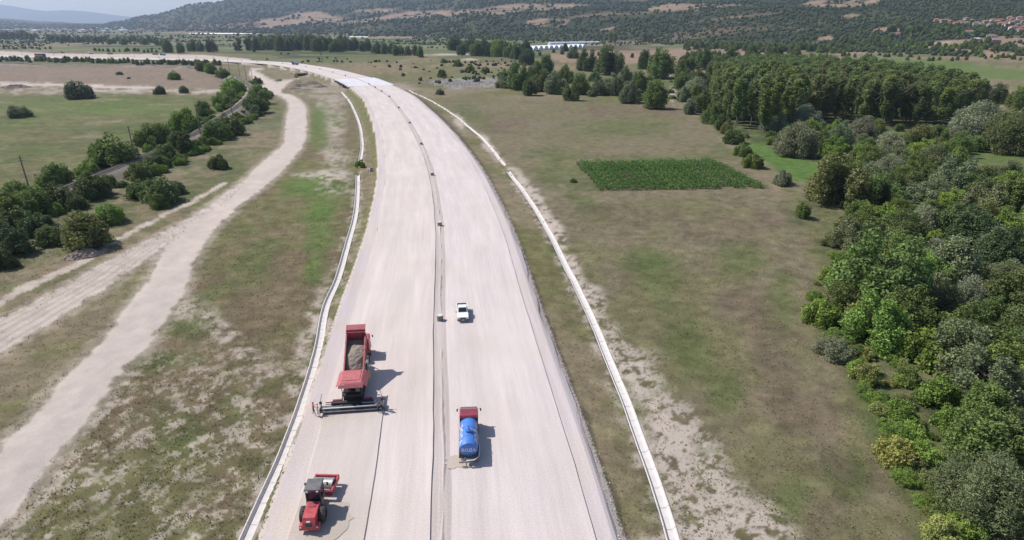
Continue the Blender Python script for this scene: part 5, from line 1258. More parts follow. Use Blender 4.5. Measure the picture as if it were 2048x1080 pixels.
lo = link('gravel_load', np_mesh('gravel_load', lv, quads(48, 26), M_LOAD)); lo.matrix_world = bed.matrix_world.copy()
tag(lo, 'heap of brown grey crushed stone in the raised red truck bed', 'gravel')

# --- paver
pv = empty('asphalt_paver', (-20.1, 65.2, .08), HD); tag(pv, 'red roofed road paver with black body and wide screed behind the tipper', 'paver')
bx('body', (0, 2.2, 1.15), (2.3, 3.6, 1.3), M_BLACK, pv, .05); bx('engine_cover', (0, 3.0, 1.95), (2.1, 1.6, .4), M_DRED, pv, .05)
for sx in (-1, 1):
    q = MB(); q.prism([(.6, .15), (3.6, .15), (3.9, .45), (3.6, .8), (.6, .8), (.3, .45)], sx * .82, sx * 1.2); tkk = q.build('track', M_RUB, pv, .04)
    for y in (.75, 1.5, 2.2, 2.9, 3.5): MB().tube((sx * 1.19, y, .45), (sx * 1.24, y, .45), .22, n=12).build('track_roller', M_STEELD, tkk)
q = MB(); q.box((0, 4.9, .75), (2.6, 1.9, .14)); hop = q.build('hopper', M_YEL, pv, .02)
for sx in (-1, 1): MB().prism([(4.0, .8), (5.9, .8), (5.9, 1.35), (4.0, 1.65)], sx * 1.62, sx * 1.70).build('hopper_wing', M_YEL, hop)
MB().prism([(3.92, .8), (4.0, .8), (4.0, 1.75), (3.92, 1.75)], -1.6, 1.6).build('hopper_back', M_YEL, hop)
MB().tube((-.7, 6.0, .5), (.7, 6.0, .5), .13, n=10).build('push_roller', M_STEEL, pv)
bx('platform', (0, .55, 1.55), (2.5, 1.5, .1), M_BLACK, pv); bx('console', (0, 1.25, 1.95), (2.2, .35, .6), M_BLACK, pv, .04)
for sx in (-.7, .7):
    q = MB(); q.box((sx, .45, 1.85), (.5, .5, .12)).box((sx, .2, 2.2), (.5, .12, .6)).box((sx, .45, 1.7), (.2, .2, .25)); q.build('seat', M_DGREY, pv, .03)
for sx in (-1, 1):
    for y in (-.1, 2.9): MB().tube((sx * 1.15, y, 1.5), (sx * 1.2, y, 3.22), .045, n=8).build('roof_post', M_BLACK, pv)
    MB().box((sx * 1.18, 1.6, 2.3), (.22, .06, .42)).build('panel', M_LAMP, pv)
q = MB(); q.box((0, 1.35, 3.32), (2.9, 3.3, .16), top=(.86, .86)); rf_ = q.build('roof', M_RED_GLARE, pv, .03)
MB().box((-.1, 1.5, 3.43), (2.3, 2.3, .06)).build('roof_panel', M_RED_GLARE, rf_, .02)
MB().prism([(-.40, 3.24), (-.36, 3.26), (-.62, 2.92), (-.66, 2.92)], -1.5, 1.5).build('rear_awning', M_RED_GLARE, rf_)
MB().add([(1.5, -.4, 3.24), (1.5, 3.1, 3.24), (1.95, 3.0, 2.80), (1.95, -.3, 2.80), (1.47, -.4, 3.21), (1.47, 3.1, 3.21), (1.92, 3.0, 2.77), (1.92, -.3, 2.77)], [(0, 1, 2, 3), (7, 6, 5, 4), (0, 4, 5, 1), (1, 5, 6, 2), (2, 6, 7, 3), (3, 7, 4, 0)]).build('side_awning', M_RED_GLARE, rf_)
MB().add([(-1.5, -.4, 3.24), (-1.5, 3.1, 3.24), (-1.85, 3.0, 2.95), (-1.85, -.3, 2.95), (-1.47, -.4, 3.21), (-1.47, 3.1, 3.21), (-1.82, 3.0, 2.92), (-1.82, -.3, 2.92)], [(0, 1, 2, 3), (7, 6, 5, 4), (0, 4, 5, 1), (1, 5, 6, 2), (2, 6, 7, 3), (3, 7, 4, 0)]).build('side_awning', M_RED_GLARE, rf_)
MB().tube((.6, 3.4, 2.1), (.6, 3.4, 3.1), .07, n=8).build('exhaust', M_STEELD, pv)
for sx in (-1, 1): MB().path([(sx * 1.3, 3.2, .9), (sx * 1.35, .3, .75), (sx * 1.35, -.9, .5)], .09).build('tow_arm', M_STEELD, pv)
sc = MB(); sc.box((0, -.95, .32), (3.0, .9, .5)); sc = sc.build('screed', M_BLACK, pv, .03)
MB().box((0, -.30, .55), (5.2, .5, .55)).build('auger_housing', M_BLACK, sc, .03); MB().box((-1.9, .05, .75), (1.1, .3, .35)).build('hydraulic_box', M_DRED, sc, .03); MB().box((1.9, .05, .75), (1.1, .3, .35)).build('hydraulic_box', M_DRED, sc, .03)
for sx in (-1, 1): MB().box((sx * 2.6, -.9, .30), (2.3, .75, .44)).build('screed_extension', M_DGREY, sc, .03)
MB().box((0, -1.55, .34), (7.4, .42, .06)).build('footboard', M_STEELD, sc); MB().box((0, -1.36, .66), (7.0, .13, .10)).build('front_bar', M_LAMP, sc)
MB().box((0, -.45, .66), (6.6, .10, .09)).build('upper_bar', M_STEEL, sc); MB().path([(-3.3, -.2, .75), (-1.3, -.2, .75)], .07).build('guide_tube', M_DRED, sc); MB().path([(3.4, -.7, .72), (1.2, -.7, .72)], .07).build('guide_tube', M_STEEL, sc)
for sx in (-1, 1):
    MB().box((sx * 3.85, -.9, .35), (.10, 1.3, .6)).build('end_plate', M_STEELD, sc)
    MB().path([(sx * 3.75, -.9, .6), (sx * 3.75, -.75, 1.5), (sx * 3.55, -.6, 2.3)], .035).build('sensor_mast', M_STEELD, sc)
    MB().box((sx * 3.75, -.95, 1.25), (.3, .16, .35)).build('control_box', M_BLACK, sc, .02)
    MB().path([(sx * 3.5, -1.6, .4), (sx * 3.5, -1.65, 1.2), (sx * 2.9, -1.65, 1.2)], .025).build('handrail', M_STEELD, sc)

# --- roller
ro = empty('soil_roller', (-19.15, 44.2, .10), R(4)); tag(ro, 'red single drum roller with black cab compacting the fresh layer', 'roller')
for sx in (-1, 1): wheel(ro, sx * .92, 1.75, .73, .73, .52, M_DRED, True)
q = MB(); q.prism([(.0, .55), (.15, .45), (2.3, .5), (2.5, 1.0), (2.4, 1.72), (.35, 1.62), (.05, 1.2)], -.62, .62); hood = q.build('hood', M_RED, ro, .06)
MB().box((0, .02, 1.05), (.6, .06, .5)).build('rear_grille', M_BLACK, hood); MB().box((0, 1.9, 1.72), (.7, .55, .03)).build('air_vent', M_DRED, hood)
MB().box((0, -.03, 1.42), (.34, .06, .14)).build('number_plate', M_LETTER, hood)
MB().prism([(-.05, .42), (.5, .42), (.5, .95), (.05, .9)], -.95, .95).build('rear_bumper', M_RED, ro, .04)
for sx in (-1, 1): MB().box((sx * .78, -.06, .8), (.14, .05, .1)).build('tail_light', M_LAMP, ro)
bx('rear_frame', (0, 2.2, .75), (.9, 2.6, .35), M_DRED, ro, .03)
cb = MB(); cb.box((-.05, 3.3, 1.25), (1.5, 1.5, .5)); cb = cb.build('cab', M_DGREY, ro, .04)
for sx in (-.72, .62):
    for y in (2.62, 3.98): MB().box((sx, y, 2.15), (.09, .09, 1.4)).build('cab_pillar', M_BLACK, cb)
MB().box((-.05, 2.61, 2.15), (1.26, .03, 1.2)).build('rear_window', M_GLASS, cb); MB().box((-.05, 4.0, 2.15), (1.26, .03, 1.2)).build('front_window', M_GLASS, cb)
for sx in (-.73, .63): MB().box((sx, 3.3, 2.15), (.03, 1.24, 1.2)).build('side_window', M_GLASS, cb)
MB().box((-.05, 3.3, 2.93), (1.62, 1.75, .16), top=(.94, .94)).build('cab_roof', M_DGREY, cb, .04)
for sx in (-.55, .45):
    for y in (2.42, 4.18): MB().box((sx, y, 2.82), (.2, .1, .14)).build('work_light', M_LAMP, cb)
for sx in (-1, 1): mirror(cb, sx * .78 - .05, 4.0, 2.5, sx)
fr = empty('drum_frame', (0, 3.9, 0)); fr.parent = ro; fr.rotation_euler = (0, 0, R(-6))
dr = MB().tube((-1.02, 1.85, .74), (1.02, 1.85, .74), .74, n=40).build('drum', M_STEEL, fr, .02, False)
MB().tube((-1.04, 1.85, .74), (-1.0, 1.85, .74), .5, n=20).tube((1.0, 1.85, .74), (1.04, 1.85, .74), .5, n=20).build('drum_hub', M_BLACK, dr)
for sx in (-1, 1): MB().box((sx * 1.16, 1.75, .85), (.18, 2.4, .55)).build('side_beam', M_RED, fr, .03)
MB().box((0, 2.95, .85), (2.5, .2, .55)).build('front_beam', M_RED, fr, .03); MB().box((0, .62, .85), (2.5, .25, .6)).build('rear_beam', M_DRED, fr, .03)
MB().box((0, .68, 1.2), (2.0, .1, .06)).build('scraper', M_STEEL, fr); MB().box((0, .1, .75), (.5, .9, .4)).build('hitch', M_BLACK, fr)
for sx in (-.5, .5): MB().box((sx, 3.06, 1.0), (.15, .05, .1)).build('front_light', M_LAMP, fr)

# --- water truck
wt = empty('water_truck', (-4.72, 53.9, -.03), R(3.4)); tag(wt, 'small truck with dark red cab and blue water tank driving away', 'truck')
q = MB(); q.box((-.4, 3.6, .75), (.14, 7.0, .24)).box((.4, 3.6, .75), (.14, 7.0, .24))
for y in (.3, 2.0, 4.0, 6.0): q.box((0, y, .75), (.8, .14, .18))
q.build('chassis', M_STEELD, wt)
for sx in (-1, 1): wheel(wt, sx * .82, 1.7, .46, .46, .46); wheel(wt, sx * .92, 6.1, .46, .46, .26)
q = MB(); q.prism([(5.6, .6), (7.55, .6), (7.6, 1.35), (7.4, 2.15), (7.15, 2.48), (5.75, 2.52), (5.6, 2.3)], -1.08, 1.08); wc = q.build('cab', M_DRED, wt, .05)
MB().prism([(7.62, 1.4), (7.65, 1.42), (7.46, 2.16), (7.43, 2.15)], -.95, .95).build('windscreen', M_GLASS, wc)
for sx in (-1, 1):
    MB().prism([(6.2, 1.45), (7.3, 1.45), (7.2, 2.1), (6.25, 2.1)], sx * 1.085, sx * 1.10).build('side_window', M_GLASS, wc); mirror(wc, sx * 1.1, 7.45, 2.2, sx)
    MB().tube((sx * .35 - .1, 5.585, 1.9), (sx * .35 - .1, 5.55, 1.9), .10, n=12).build('rear_lamp', M_LAMP, wc)
MB().box((0, 5.57, 1.75), (2.0, .05, .9)).build('rear_panel', M_BLACK, wc)
for k in range(9): MB().box((-.88 + .22 * k, 6.45, 2.535), (.06, 1.3, .03)).build('roof_rib', M_DRED, wc)
MB().prism([(7.3, 2.40), (7.75, 2.30), (7.75, 2.33), (7.3, 2.44)], -1.02, 1.02).build('sun_visor', M_DGREY, wc)
MB().box((0, 7.6, .55), (2.1, .2, .3)).build('bumper', M_DGREY, wc, .03)
RX, RZ, ZC, TY0, TY1 = .98, .80, 1.72, .55, 5.25
n = 40; prof = [(TY0 - .10, .35), (TY0 - .07, .75), (TY0, .97), (TY0 + .06, 1.0), (TY1 - .06, 1.0), (TY1, .97), (TY1 + .07, .75), (TY1 + .10, .35)]
vs = []
for y, k in prof: vs += [(RX * k * math.sin(2 * math.pi * j / n), y, ZC + RZ * k * math.cos(2 * math.pi * j / n)) for j in range(n)]
fs = [(i * n + j, i * n + (j + 1) % n, (i + 1) * n + (j + 1) % n, (i + 1) * n + j) for i in range(len(prof) - 1) for j in range(n)] + [tuple(range(n)), tuple(range((len(prof) - 1) * n, len(prof) * n))[::-1]]
tank = MB().add(vs, fs).build('tank', M_BLUE, wt, 0, True); tank.modifiers.new('edge', 'EDGE_SPLIT').split_angle = R(35)
def ring_of(y, k=1.0, w=.03): 
    q = MB()
    for j in range(n):
        a, b = 2 * math.pi * j / n, 2 * math.pi * (j + 1) / n
        q.tube((RX * k * math.sin(a), y, ZC + RZ * k * math.cos(a)), (RX * k * math.sin(b), y, ZC + RZ * k * math.cos(b)), w, n=5, caps=False)
    return q
for y in (TY0 + .04, 2.0, 3.7, TY1 - .04): ring_of(y).build('tank_hoop', M_BLUE, tank)
MB().tube((0, 2.75, ZC + RZ - .05), (0, 2.75, ZC + RZ + .24), .36, .34, 20).build('manhole_neck', M_BLUE, tank)
MB().tube((.05, 2.78, ZC + RZ + .26), (.12, 2.80, ZC + RZ + .33), .42, .38, 20).build('hatch_lid', M_BLUE, tank)
MB().path([(.2, 2.9, ZC + RZ + .30), (.45, 2.85, ZC + RZ + .12), (.75, 2.9, ZC + RZ - .12)], .05).build('overflow_hose', M_LAMP, tank)
tm = text_mesh('ВОДА', .52, M_LETTER); tq = link('rear_lettering', tm, tank); tq.location = (0, TY0 - .118, ZC + .02); tq.rotation_euler = (math.pi / 2, 0, 0); tq.scale = (1.05, 1.0, 1)
for sx in (-1, 1):
    m2 = text_mesh('ВОДА', .85, M_LETTER, 0); co = np.empty(len(m2.vertices) * 3); m2.vertices.foreach_get('co', co); co = co.reshape(-1, 3)
    al_ = co[:, 0] * 1.35; up_ = co[:, 1]
    th = R(66) - up_ / .9
    m2.vertices.foreach_set('co', np.c_[sx * (RX + .03) * np.sin(th), 2.75 - sx * al_ * -1, ZC + (RZ + .03) * np.cos(th)].ravel()); m2.update()
    link('side_lettering', m2, tank)
for sx in (-1, 1): MB().path([(sx * 1.05, .2, 1.0), (sx * 1.12, 5.2, 1.0)], .035).build('side_rail', M_STEELD, wt)
MB().path([(1.05, 3.8, 1.3), (1.15, 2.2, 1.15), (1.2, 1.0, 1.05), (1.1, .3, .95), (.6, -.1, .85), (-.3, -.15, .8)], .06).build('hose', M_LAMP, wt)
MB().path([(-1.0, -.1, .55), (1.0, -.1, .55)], .06).path([(-.9, .05, .85), (.9, .05, .85)], .045).build('spray_bar', M_STEELD, wt)
for sx in (-1, 1): MB().box((sx * .8, 0, .5), (.5, .10, .16)).build('rear_light_bar', M_DRED, wt); MB().box((sx * .85, 1.0, .55), (.5, .04, .55)).build('mud_flap', M_RUB, wt)

# --- pickup
pk = empty('pickup_truck', (-8.2, 90.9, -.03), road_head(station_of(-8.2, 90.9)) + math.pi); tag(pk, 'white pickup truck facing the camera beside the first manhole ring', 'pickup')
q = MB(); q.prism([(-2.55, .45), (2.45, .45), (2.55, .65), (2.52, .95), (1.0, 1.10), (-2.55, 1.08)], -.92, .92); bd = q.build('body', M_WHITE, pk, .07)
q = MB(); q.add([(-.82, -.85, 1.06), (.82, -.85, 1.06), (.82, 1.15, 1.08), (-.82, 1.15, 1.08), (-.68, -.65, 1.74), (.68, -.65, 1.74), (.68, .35, 1.72), (-.68, .35, 1.72)], [(4, 5, 6, 7), (0, 1, 5, 4), (1, 2, 6, 5), (2, 3, 7, 6), (3, 0, 4, 7)]); cbn = q.build('cabin', M_WHITE, pk, .04)
MB().add([(-.70, 1.02, 1.16), (.70, 1.02, 1.16), (.60, .42, 1.68), (-.60, .42, 1.68)], [(0, 1, 2, 3)]).add([(-.70, 1.06, 1.17), (.70, 1.06, 1.17), (.60, .45, 1.70), (-.60, .45, 1.70)], [(0, 1, 2, 3)]).build('windscreen', M_GLASS, cbn)
for sx in (-1, 1):
    MB().add([(sx * .83, -.70, 1.15), (sx * .82, .95, 1.15), (sx * .715, .32, 1.66), (sx * .715, -.58, 1.66)], [(0, 1, 2, 3)]).build('side_window', M_GLASS, cbn); q = MB(); q.box((sx * 1.03, .85, 1.12), (.2, .1, .16)); q.build('mirror', M_BLACK, pk, .02)
    for y in (1.6, -1.6):
        wheel(pk, sx * .80, y, .37, .37, .25, M_STEEL); MB().tube((sx * .90, y, .42), (sx * .935, y, .42), .45, n=16).build('wheel_arch', M_BLACK, pk)
    MB().box((sx * .70, 2.53, .80), (.36, .06, .18)).build('headlight', M_LAMP, pk); MB().box((sx * .86, -1.75, 1.16), (.10, 1.6, .10)).build('bed_rail', M_WHITE, pk, .02)
MB().box((0, -1.72, 1.085), (1.55, 1.55, .02)).build('bed_liner', M_BLACK, pk); MB().box((0, -2.5, 1.13), (1.75, .08, .1)).build('tailgate', M_WHITE, pk, .02)
MB().box((0, 2.55, .72), (.9, .05, .2)).build('grille', M_BLACK, pk); MB().box((0, 2.56, .48), (1.75, .12, .18)).build('bumper', M_DGREY, pk, .03); MB().box((0, 2.64, .5), (.5, .02, .11)).build('number_plate', M_LETTER, pk)

# --- far machines on the motorway
def far_truck(px_, py_, rz, body, bedm, label, sc_=1.0):
    b = gp(px_, py_); b.z = max(b.z, -.03); e = empty('far_truck', b, rz); e.scale = (sc_,) * 3; tag(e, label, 'truck')
    MB().box((0, 0, .8), (1.0, 7.6, .3)).build('chassis', M_STEELD, e); c = MB().prism([(1.9, .8), (3.9, .8), (3.9, 1.6), (3.7, 2.8), (1.9, 2.85)], -1.2, 1.2).build('cab', body, e, .05)
    MB().prism([(3.92, 1.65), (3.95, 1.66), (3.78, 2.6), (3.75, 2.6)], -1.0, 1.0).build('windscreen', M_GLASS, c)
    MB().prism([(-3.9, 1.0), (1.6, 1.0), (1.7, 2.5), (-4.1, 2.4)], -1.25, 1.25).build('tipper_bed', bedm, e, .05)
    for y in (-2.9, -1.6, 2.8):
        for sx in (-1, 1): wheel(e, sx * 1.0, y, .52, .52, .4)
def far_digger(px_, py_, rz, m, label, up=1.0):
    b = gp(px_, py_); e = empty('excavator', b, rz); tag(e, label, 'excavator')
    for sx in (-1, 1): MB().prism([(-1.9, .1), (1.9, .1), (2.2, .5), (1.9, .9), (-1.9, .9), (-2.2, .5)], sx * .9, sx * 1.45).build('track', M_RUB, e)
    h_ = MB().box((0, -.6, 1.6), (2.5, 3.2, 1.1)).build('house', m, e, .05); MB().box((-.75, 1.0, 2.1), (.95, 1.5, 1.6)).build('cab', M_GLASS, h_, .05)
    MB().path([(.2, .8, 1.6), (.2, 3.2, 4.6 * up), (.2, 5.6, 3.6 * up)], .28).build('boom', m, e); MB().path([(.2, 5.6, 3.6 * up), (.2, 6.2, 1.2)], .22).build('stick', m, e); MB().box((.2, 6.1, .8), (1.1, .9, .8)).build('bucket', M_STEELD, e)
far_truck(591, 130.5, R(70), M_NAVY, M_BLUE, 'dark blue truck driving on the motorway beyond the bridge')
def far_roller(px_, py_, rz, label):
    b = gp(px_, py_); b.z = max(b.z, -.03); e = empty('far_roller', b, rz); tag(e, label, 'roller')
    MB().tube((-1, 2.2, .75), (1, 2.2, .75), .75, n=18).build('drum', M_STEEL, e); MB().box((0, -1.2, 1.1), (1.5, 2.6, 1.1)).build('hood', M_YEL, e, .05); MB().box((0, .5, 1.9), (1.6, 1.4, 1.9)).build('cab', M_DGREY, e, .05); MB().box((0, 2.2, .85), (2.5, 2.2, .3)).build('frame', M_YEL, e)
    for sx in (-1, 1): wheel(e, sx * .9, -1.1, .75, .75, .5)
far_roller(535, 125, R(75), 'small yellowish roller on the motorway beyond the dark blue truck')
def far_car(px_, py_, rz, m, label):
    b = gp(px_, py_); e = empty('parked_car', b, rz); tag(e, label, 'car')
    MB().prism([(-2.2, .35), (2.2, .35), (2.25, .8), (1.1, .95), (-2.25, .95)], -.88, .88).build('body', m, e, .06); MB().prism([(-1.9, .95), (1.0, .95), (.3, 1.5), (-1.5, 1.55)], -.75, .75).build('cabin', M_GLASS, e, .04); MB().box((-.0, -.6, 1.55), (1.4, 1.6, .05)).build('roof', m, e, .02)
    for y in (-1.4, 1.4):
        for sx in (-1, 1): wheel(e, sx * .78, y, .32, .32, .22)
far_car(558, 162, R(80), M_WALLB, 'pale parked car on the sandy yard near the bridge')
# loader with container beside the bridge approach
b = gp(592, 155); e = empty('wheel_loader', b, R(15)); tag(e, 'orange loader parked in the shadowed gap left of the bridge', 'loader')
bx('body', (0, -1.2, 1.5), (2.2, 2.8, 1.3), M_ORANGE, e, .08); bx('cab', (0, .6, 2.3), (1.6, 1.4, 1.7), M_GLASS, e, .05); bx('cab_roof', (0, .6, 3.2), (1.7, 1.5, .12), M_ORANGE, e, .03); MB().path([(-.7, .9, 1.6), (-.7, 3.3, 1.0)], .15).path([(.7, .9, 1.6), (.7, 3.3, 1.0)], .15).build('lift_arm', M_ORANGE, e)
MB().prism([(3.2, .2), (4.3, .3), (4.2, .4), (3.5, 1.4), (3.2, 1.3)], -1.4, 1.4).build('bucket', M_STEELD, e)
for y in (-1.5, 1.6):
    for sx in (-1, 1): wheel(e, sx * 1.1, y, .75, .75, .55)
x0, y0 = gp(604, 152)[:2]; e = empty('concrete_culvert', (x0, y0, gz(x0, y0)), R(35)); tag(e, 'dark mouthed concrete culvert set into the bank left of the bridge', 'culvert')
MB().box((0, 0, .6), (12, .6, 4.2)).build('headwall', M_CONCD, e); MB().box((0, -.34, 1.0), (8, .1, 2.8)).build('painted_opening', M_BLACK, e)  # black slab on the wall face paints in the dark of the hollow
for sx in (-1, 1): MB().box((sx * 7, -1.6, .3), (.5, 4.5, 3.2), Matrix.Translation((sx * 7, -1.6, 0)) @ Matrix.Rotation(sx * -.5, 4, 'Z') @ Matrix.Translation((-sx * 7, 1.6, 0))).build('wing_wall', M_CONC, e)
far_digger(125, 106, R(110), M_YEL, 'yellow excavator working on the far motorway, left of the truck', .8); far_digger(183, 108, R(60), M_STEELD, 'dark excavator with raised boom on the far motorway')
far_truck(182, 112, R(85), M_WHITE, M_WALLW, 'white truck on the far motorway on the left'); far_truck(222, 114, R(85), M_DRED, M_DRED, 'dark red truck on the far motorway between the poles'); far_truck(327, 116, R(80), M_NAVY, M_BLUE, 'blue truck on the far motorway beside the T-shaped pole'); far_truck(312, 115, R(80), M_DRED, M_STEELD, 'dark red truck ahead of the blue truck on the far motorway')
# hoarding beside the far road
b = gp(83, 120); e = empty('roadside_hoarding', b, R(-8)); tag(e, 'long red and purple hoarding standing behind the trees at far left', 'hoarding')
MB().box((0, 0, 5.8), (17, .3, 5.0)).build('board', cloth('hoarding_red', (.36, .035, .06)), e); MB().box((5.9, -.19, 5.8), (5.0, .05, 4.7)).build('purple_panel', cloth('hoarding_purple', (.12, .07, .32)), e)
for x in (-7, 0, 7): MB().box((x, .3, 1.7), (.4, .4, 7)).build('post', M_STEELD, e)
for k, x in enumerate((-6.6, -4.9, -3.2, -1.4, .4, 2.0)): MB().box((x, -.18, 6.0), (1.0, .05, 1.5 + .3 * (k % 2))).build('mark', M_LETTER, e)

# ------------------------------------------------------------------ people at the paver
def person(name, loc, rz, label, top, legs, pose='stand', helmet=None):
    """one continuous skinned body; arms and legs by pose"""
    J = {'pel': (0, 0, .95), 'che': (0, .02, 1.28), 'nec': (0, .03, 1.50), 'hea': (0, .05, 1.58), 'cro': (0, .05, 1.70)}
    Rr = {'pel': (.155, .12), 'che': (.175, .125), 'nec': (.062, .062), 'hea': (.088, .10), 'cro': (.06, .07)}
    E_ = [('pel', 'che'), ('che', 'nec'), ('nec', 'hea'), ('hea', 'cro')]
    arm = {'stand': [((.24, .02, 1.12), (.26, .14, .92)), ((.24, .0, 1.12), (.27, .10, .90))], 'reach': [((.24, .10, 1.18), (.20, .38, 1.15)), ((.24, .12, 1.15), (.16, .40, 1.10))], 'sit': [((.24, .12, 1.14), (.20, .38, 1.12)), ((.24, .12, 1.14), (.20, .38, 1.12))]}[pose]
    for k, sx in enumerate((-1, 1)):
        n_ = 'lr'[k]; el, ha = arm[k]
        J['sh' + n_] = (sx * .185, .02, 1.42); J['el' + n_] = (sx * el[0], el[1], el[2]); J['wr' + n_] = (sx * ha[0], ha[1], ha[2])
        d = (Vector(ha) - Vector(el)).normalized(); d = Vector((sx * d.x, d.y, d.z)); J['pa' + n_] = tuple(Vector(J['wr' + n_]) + d * .085)
        Rr['sh' + n_] = (.065, .065); Rr['el' + n_] = (.045, .045); Rr['wr' + n_] = (.03, .03); Rr['pa' + n_] = (.034, .022)
        E_ += [('che', 'sh' + n_), ('sh' + n_, 'el' + n_), ('el' + n_, 'wr' + n_), ('wr' + n_, 'pa' + n_)]
        side = d.cross(Vector((0, 0, 1))); side = side.normalized() if side.length > .1 else Vector((1, 0, 0))
        for f_ in range(4):
            J[f'f{f_}{n_}'] = tuple(Vector(J['pa' + n_]) + side * (.022 * (f_ - 1.5)) + d * (.055 - .006 * abs(f_ - 1))); Rr[f'f{f_}{n_}'] = (.009, .009)
            J[f'g{f_}{n_}'] = tuple(Vector(J[f'f{f_}{n_}']) + d * .03 + Vector((0, .02, -.012))); Rr[f'g{f_}{n_}'] = (.008, .008); E_ += [('pa' + n_, f'f{f_}{n_}'), (f'f{f_}{n_}', f'g{f_}{n_}')]
        J['th' + n_] = tuple(Vector(J['wr' + n_]) + side * .05 * -sx + d * .06); Rr['th' + n_] = (.010, .010); E_.append(('wr' + n_, 'th' + n_))
        if pose == 'sit': hip, kn, an, to = (sx * .10, .0, .90), (sx * .13, .42, .92), (sx * .13, .45, .50), (sx * .13, .60, .46)
        else: hip, kn, an, to = (sx * .10, .0, .86), (sx * .12, .05 + .05 * sx, .48), (sx * .13, .02 + .10 * sx, .08), (sx * .14, .17 + .10 * sx, .045)
        for nm, p_, r__ in (('hi', hip, .095), ('kn', kn, .062), ('an', an, .045), ('to', to, .04)): J[nm + n_] = p_; Rr[nm + n_] = (r__, r__)
        E_ += [('pel', 'hi' + n_), ('hi' + n_, 'kn' + n_), ('kn' + n_, 'an' + n_), ('an' + n_, 'to' + n_)]
    keys = list(J); me = bpy.data.meshes.new('body'); me.from_pydata([J[k] for k in keys], [(keys.index(a), keys.index(b)) for a, b in E_], [])
    o = bpy.data.objects.new('body', me); COL.objects.link(o)
    o.modifiers.new('skin', 'SKIN'); o.modifiers.new('sub', 'SUBSURF').levels = 1
    if not me.skin_vertices: me.attributes  # created with the modifier
    sk = me.skin_vertices[0].data if me.skin_vertices else None
    if sk is None:
        bpy.context.view_layer.objects.active = o; bpy.ops.object.select_all(action='DESELECT'); o.select_set(True); bpy.ops.mesh.customdata_skin_add(); sk = me.skin_vertices[0].data
    for i, k in enumerate(keys): sk[i].radius = Rr[k]; sk[i].use_root = (k == 'pel')
    bpy.context.view_layer.update()
    bme = bpy.data.meshes.new_from_object(o.evaluated_get(bpy.context.evaluated_depsgraph_get())); bpy.data.objects.remove(o)
    for m_ in (top, legs, M_SKIN, M_SHOE): bme.materials.append(m_)
    hands = [Vector(J[k]) for k in ('pal', 'par')]; ank = [Vector(J[k]) for k in ('anl', 'anr', 'tol', 'tor')]
    for p_ in bme.polygons:
        c_ = p_.center
        near = lambda pts, d_: any((c_ - q_).length < d_ for q_ in pts)
        if c_.z > 1.50 or near(hands, .13): p_.material_index = 2
        elif near(ank[:2], .09) or near(ank[2:], .13): p_.material_index = 3
        elif abs(c_.x) < .24 and c_.z < .97 and not near([Vector(J['ell']), Vector(J['elr'])], .12): p_.material_index = 1
        elif pose == 'sit' and c_.z < .97 and c_.y > .12 and abs(c_.x) < .22: p_.material_index = 1
        else: p_.material_index = 0
        p_.use_smooth = True
    e = empty(name, loc, rz); tag(e, label, 'person'); link('body', bme, e)
    q = MB()
    for lat_ in range(5):
        for k in range(10): pass
    hv_ = []; hf_ = []
    for i in range(6):
        ph = math.pi / 2 * i / 5
        for k in range(12): a = 2 * math.pi * k / 12; hv_.append((.105 * math.cos(ph) * math.cos(a), .045 + .12 * math.cos(ph) * math.sin(a), 1.655 + .10 * math.sin(ph)))
    for i in range(5):
        for k in range(12): hf_.append((i * 12 + k, i * 12 + (k + 1) % 12, (i + 1) * 12 + (k + 1) % 12, (i + 1) * 12 + k))
    q.add(hv_, hf_).build('helmet' if helmet else 'hair', helmet or M_HAIR, e, 0, True)
    f_ = MB(); f_.box((0, .155, 1.60), (.028, .04, .05)); f_.build('nose', M_SKIN, e, .008)
    for sx in (-1, 1): MB().box((sx * .035, .142, 1.625), (.022, .012, .012)).build('eye', M_HAIR, e); MB().box((sx * .098, .045, 1.605), (.02, .045, .06)).build('ear', M_SKIN, e, .008)
    MB().box((0, .146, 1.562), (.05, .012, .012)).build('mouth', M_DRED, e)
    return e
person('person', (-24.55, 63.35, -.02), R(-60), 'worker in orange top and dark trousers at the left end of the paver screed', M_HIVIS, M_NAVY, 'reach')
person('person', (-24.0, 63.2, -.02), R(-75), 'worker in pale clothes right beside the orange worker at the screed end', M_PALE, M_PALE, 'stand', M_HELM)
person('person', (-15.85, 64.2, -.02), R(95), 'worker in grey-blue clothes standing at the right end of the paver screed', M_GREYC, M_GREYC, 'reach')
person('person', (-16.6, 63.75, -.02), R(70), 'worker in dark trousers leaning by the control box at the right screed end', M_GREYC, M_NAVY, 'reach')
pp_ = pv.matrix_world if False else None
bpy.context.view_layer.update()
w_ = pv.matrix_world @ Vector((-.7, .38, 1.0)); person('person', w_, HD, 'driver in blue shirt seated under the red paver roof', M_BLUEC, M_NAVY, 'sit')

# ------------------------------------------------------------------ heaps, greenhouses, houses
def heap(name, px_, py_, wm, hm_, label, seed, asp=.6, mat=M_EARTH):
    b = gp(px_, py_); n = 34; g = np.linspace(-1, 1, n); X, Y = np.meshgrid(g, g); r2 = np.hypot(X, Y)
    z = np.clip(1 - r2 ** 1.5, -.2, 1) * hm_ * (1 + .45 * fbm(X.ravel() * 3, Y.ravel() * 3, 1, 4, seed).reshape(X.shape)) + .12 * hm_ * fbm(X.ravel() * 12, Y.ravel() * 12, 1, 2, seed + 1).reshape(X.shape) - .1
    o = link(name, np_mesh(name, np.c_[X.ravel() * wm / 2, Y.ravel() * wm / 2 * asp, z.ravel()], quads(n, n), mat)); o.location = b; o.rotation_euler.z = R(20)
    return tag(o, label, 'earth heap')
heap('earth_heap', 168, 512, 8.0, 1.4, 'brown earth heap beside the dirt track below the wide bush', 3)
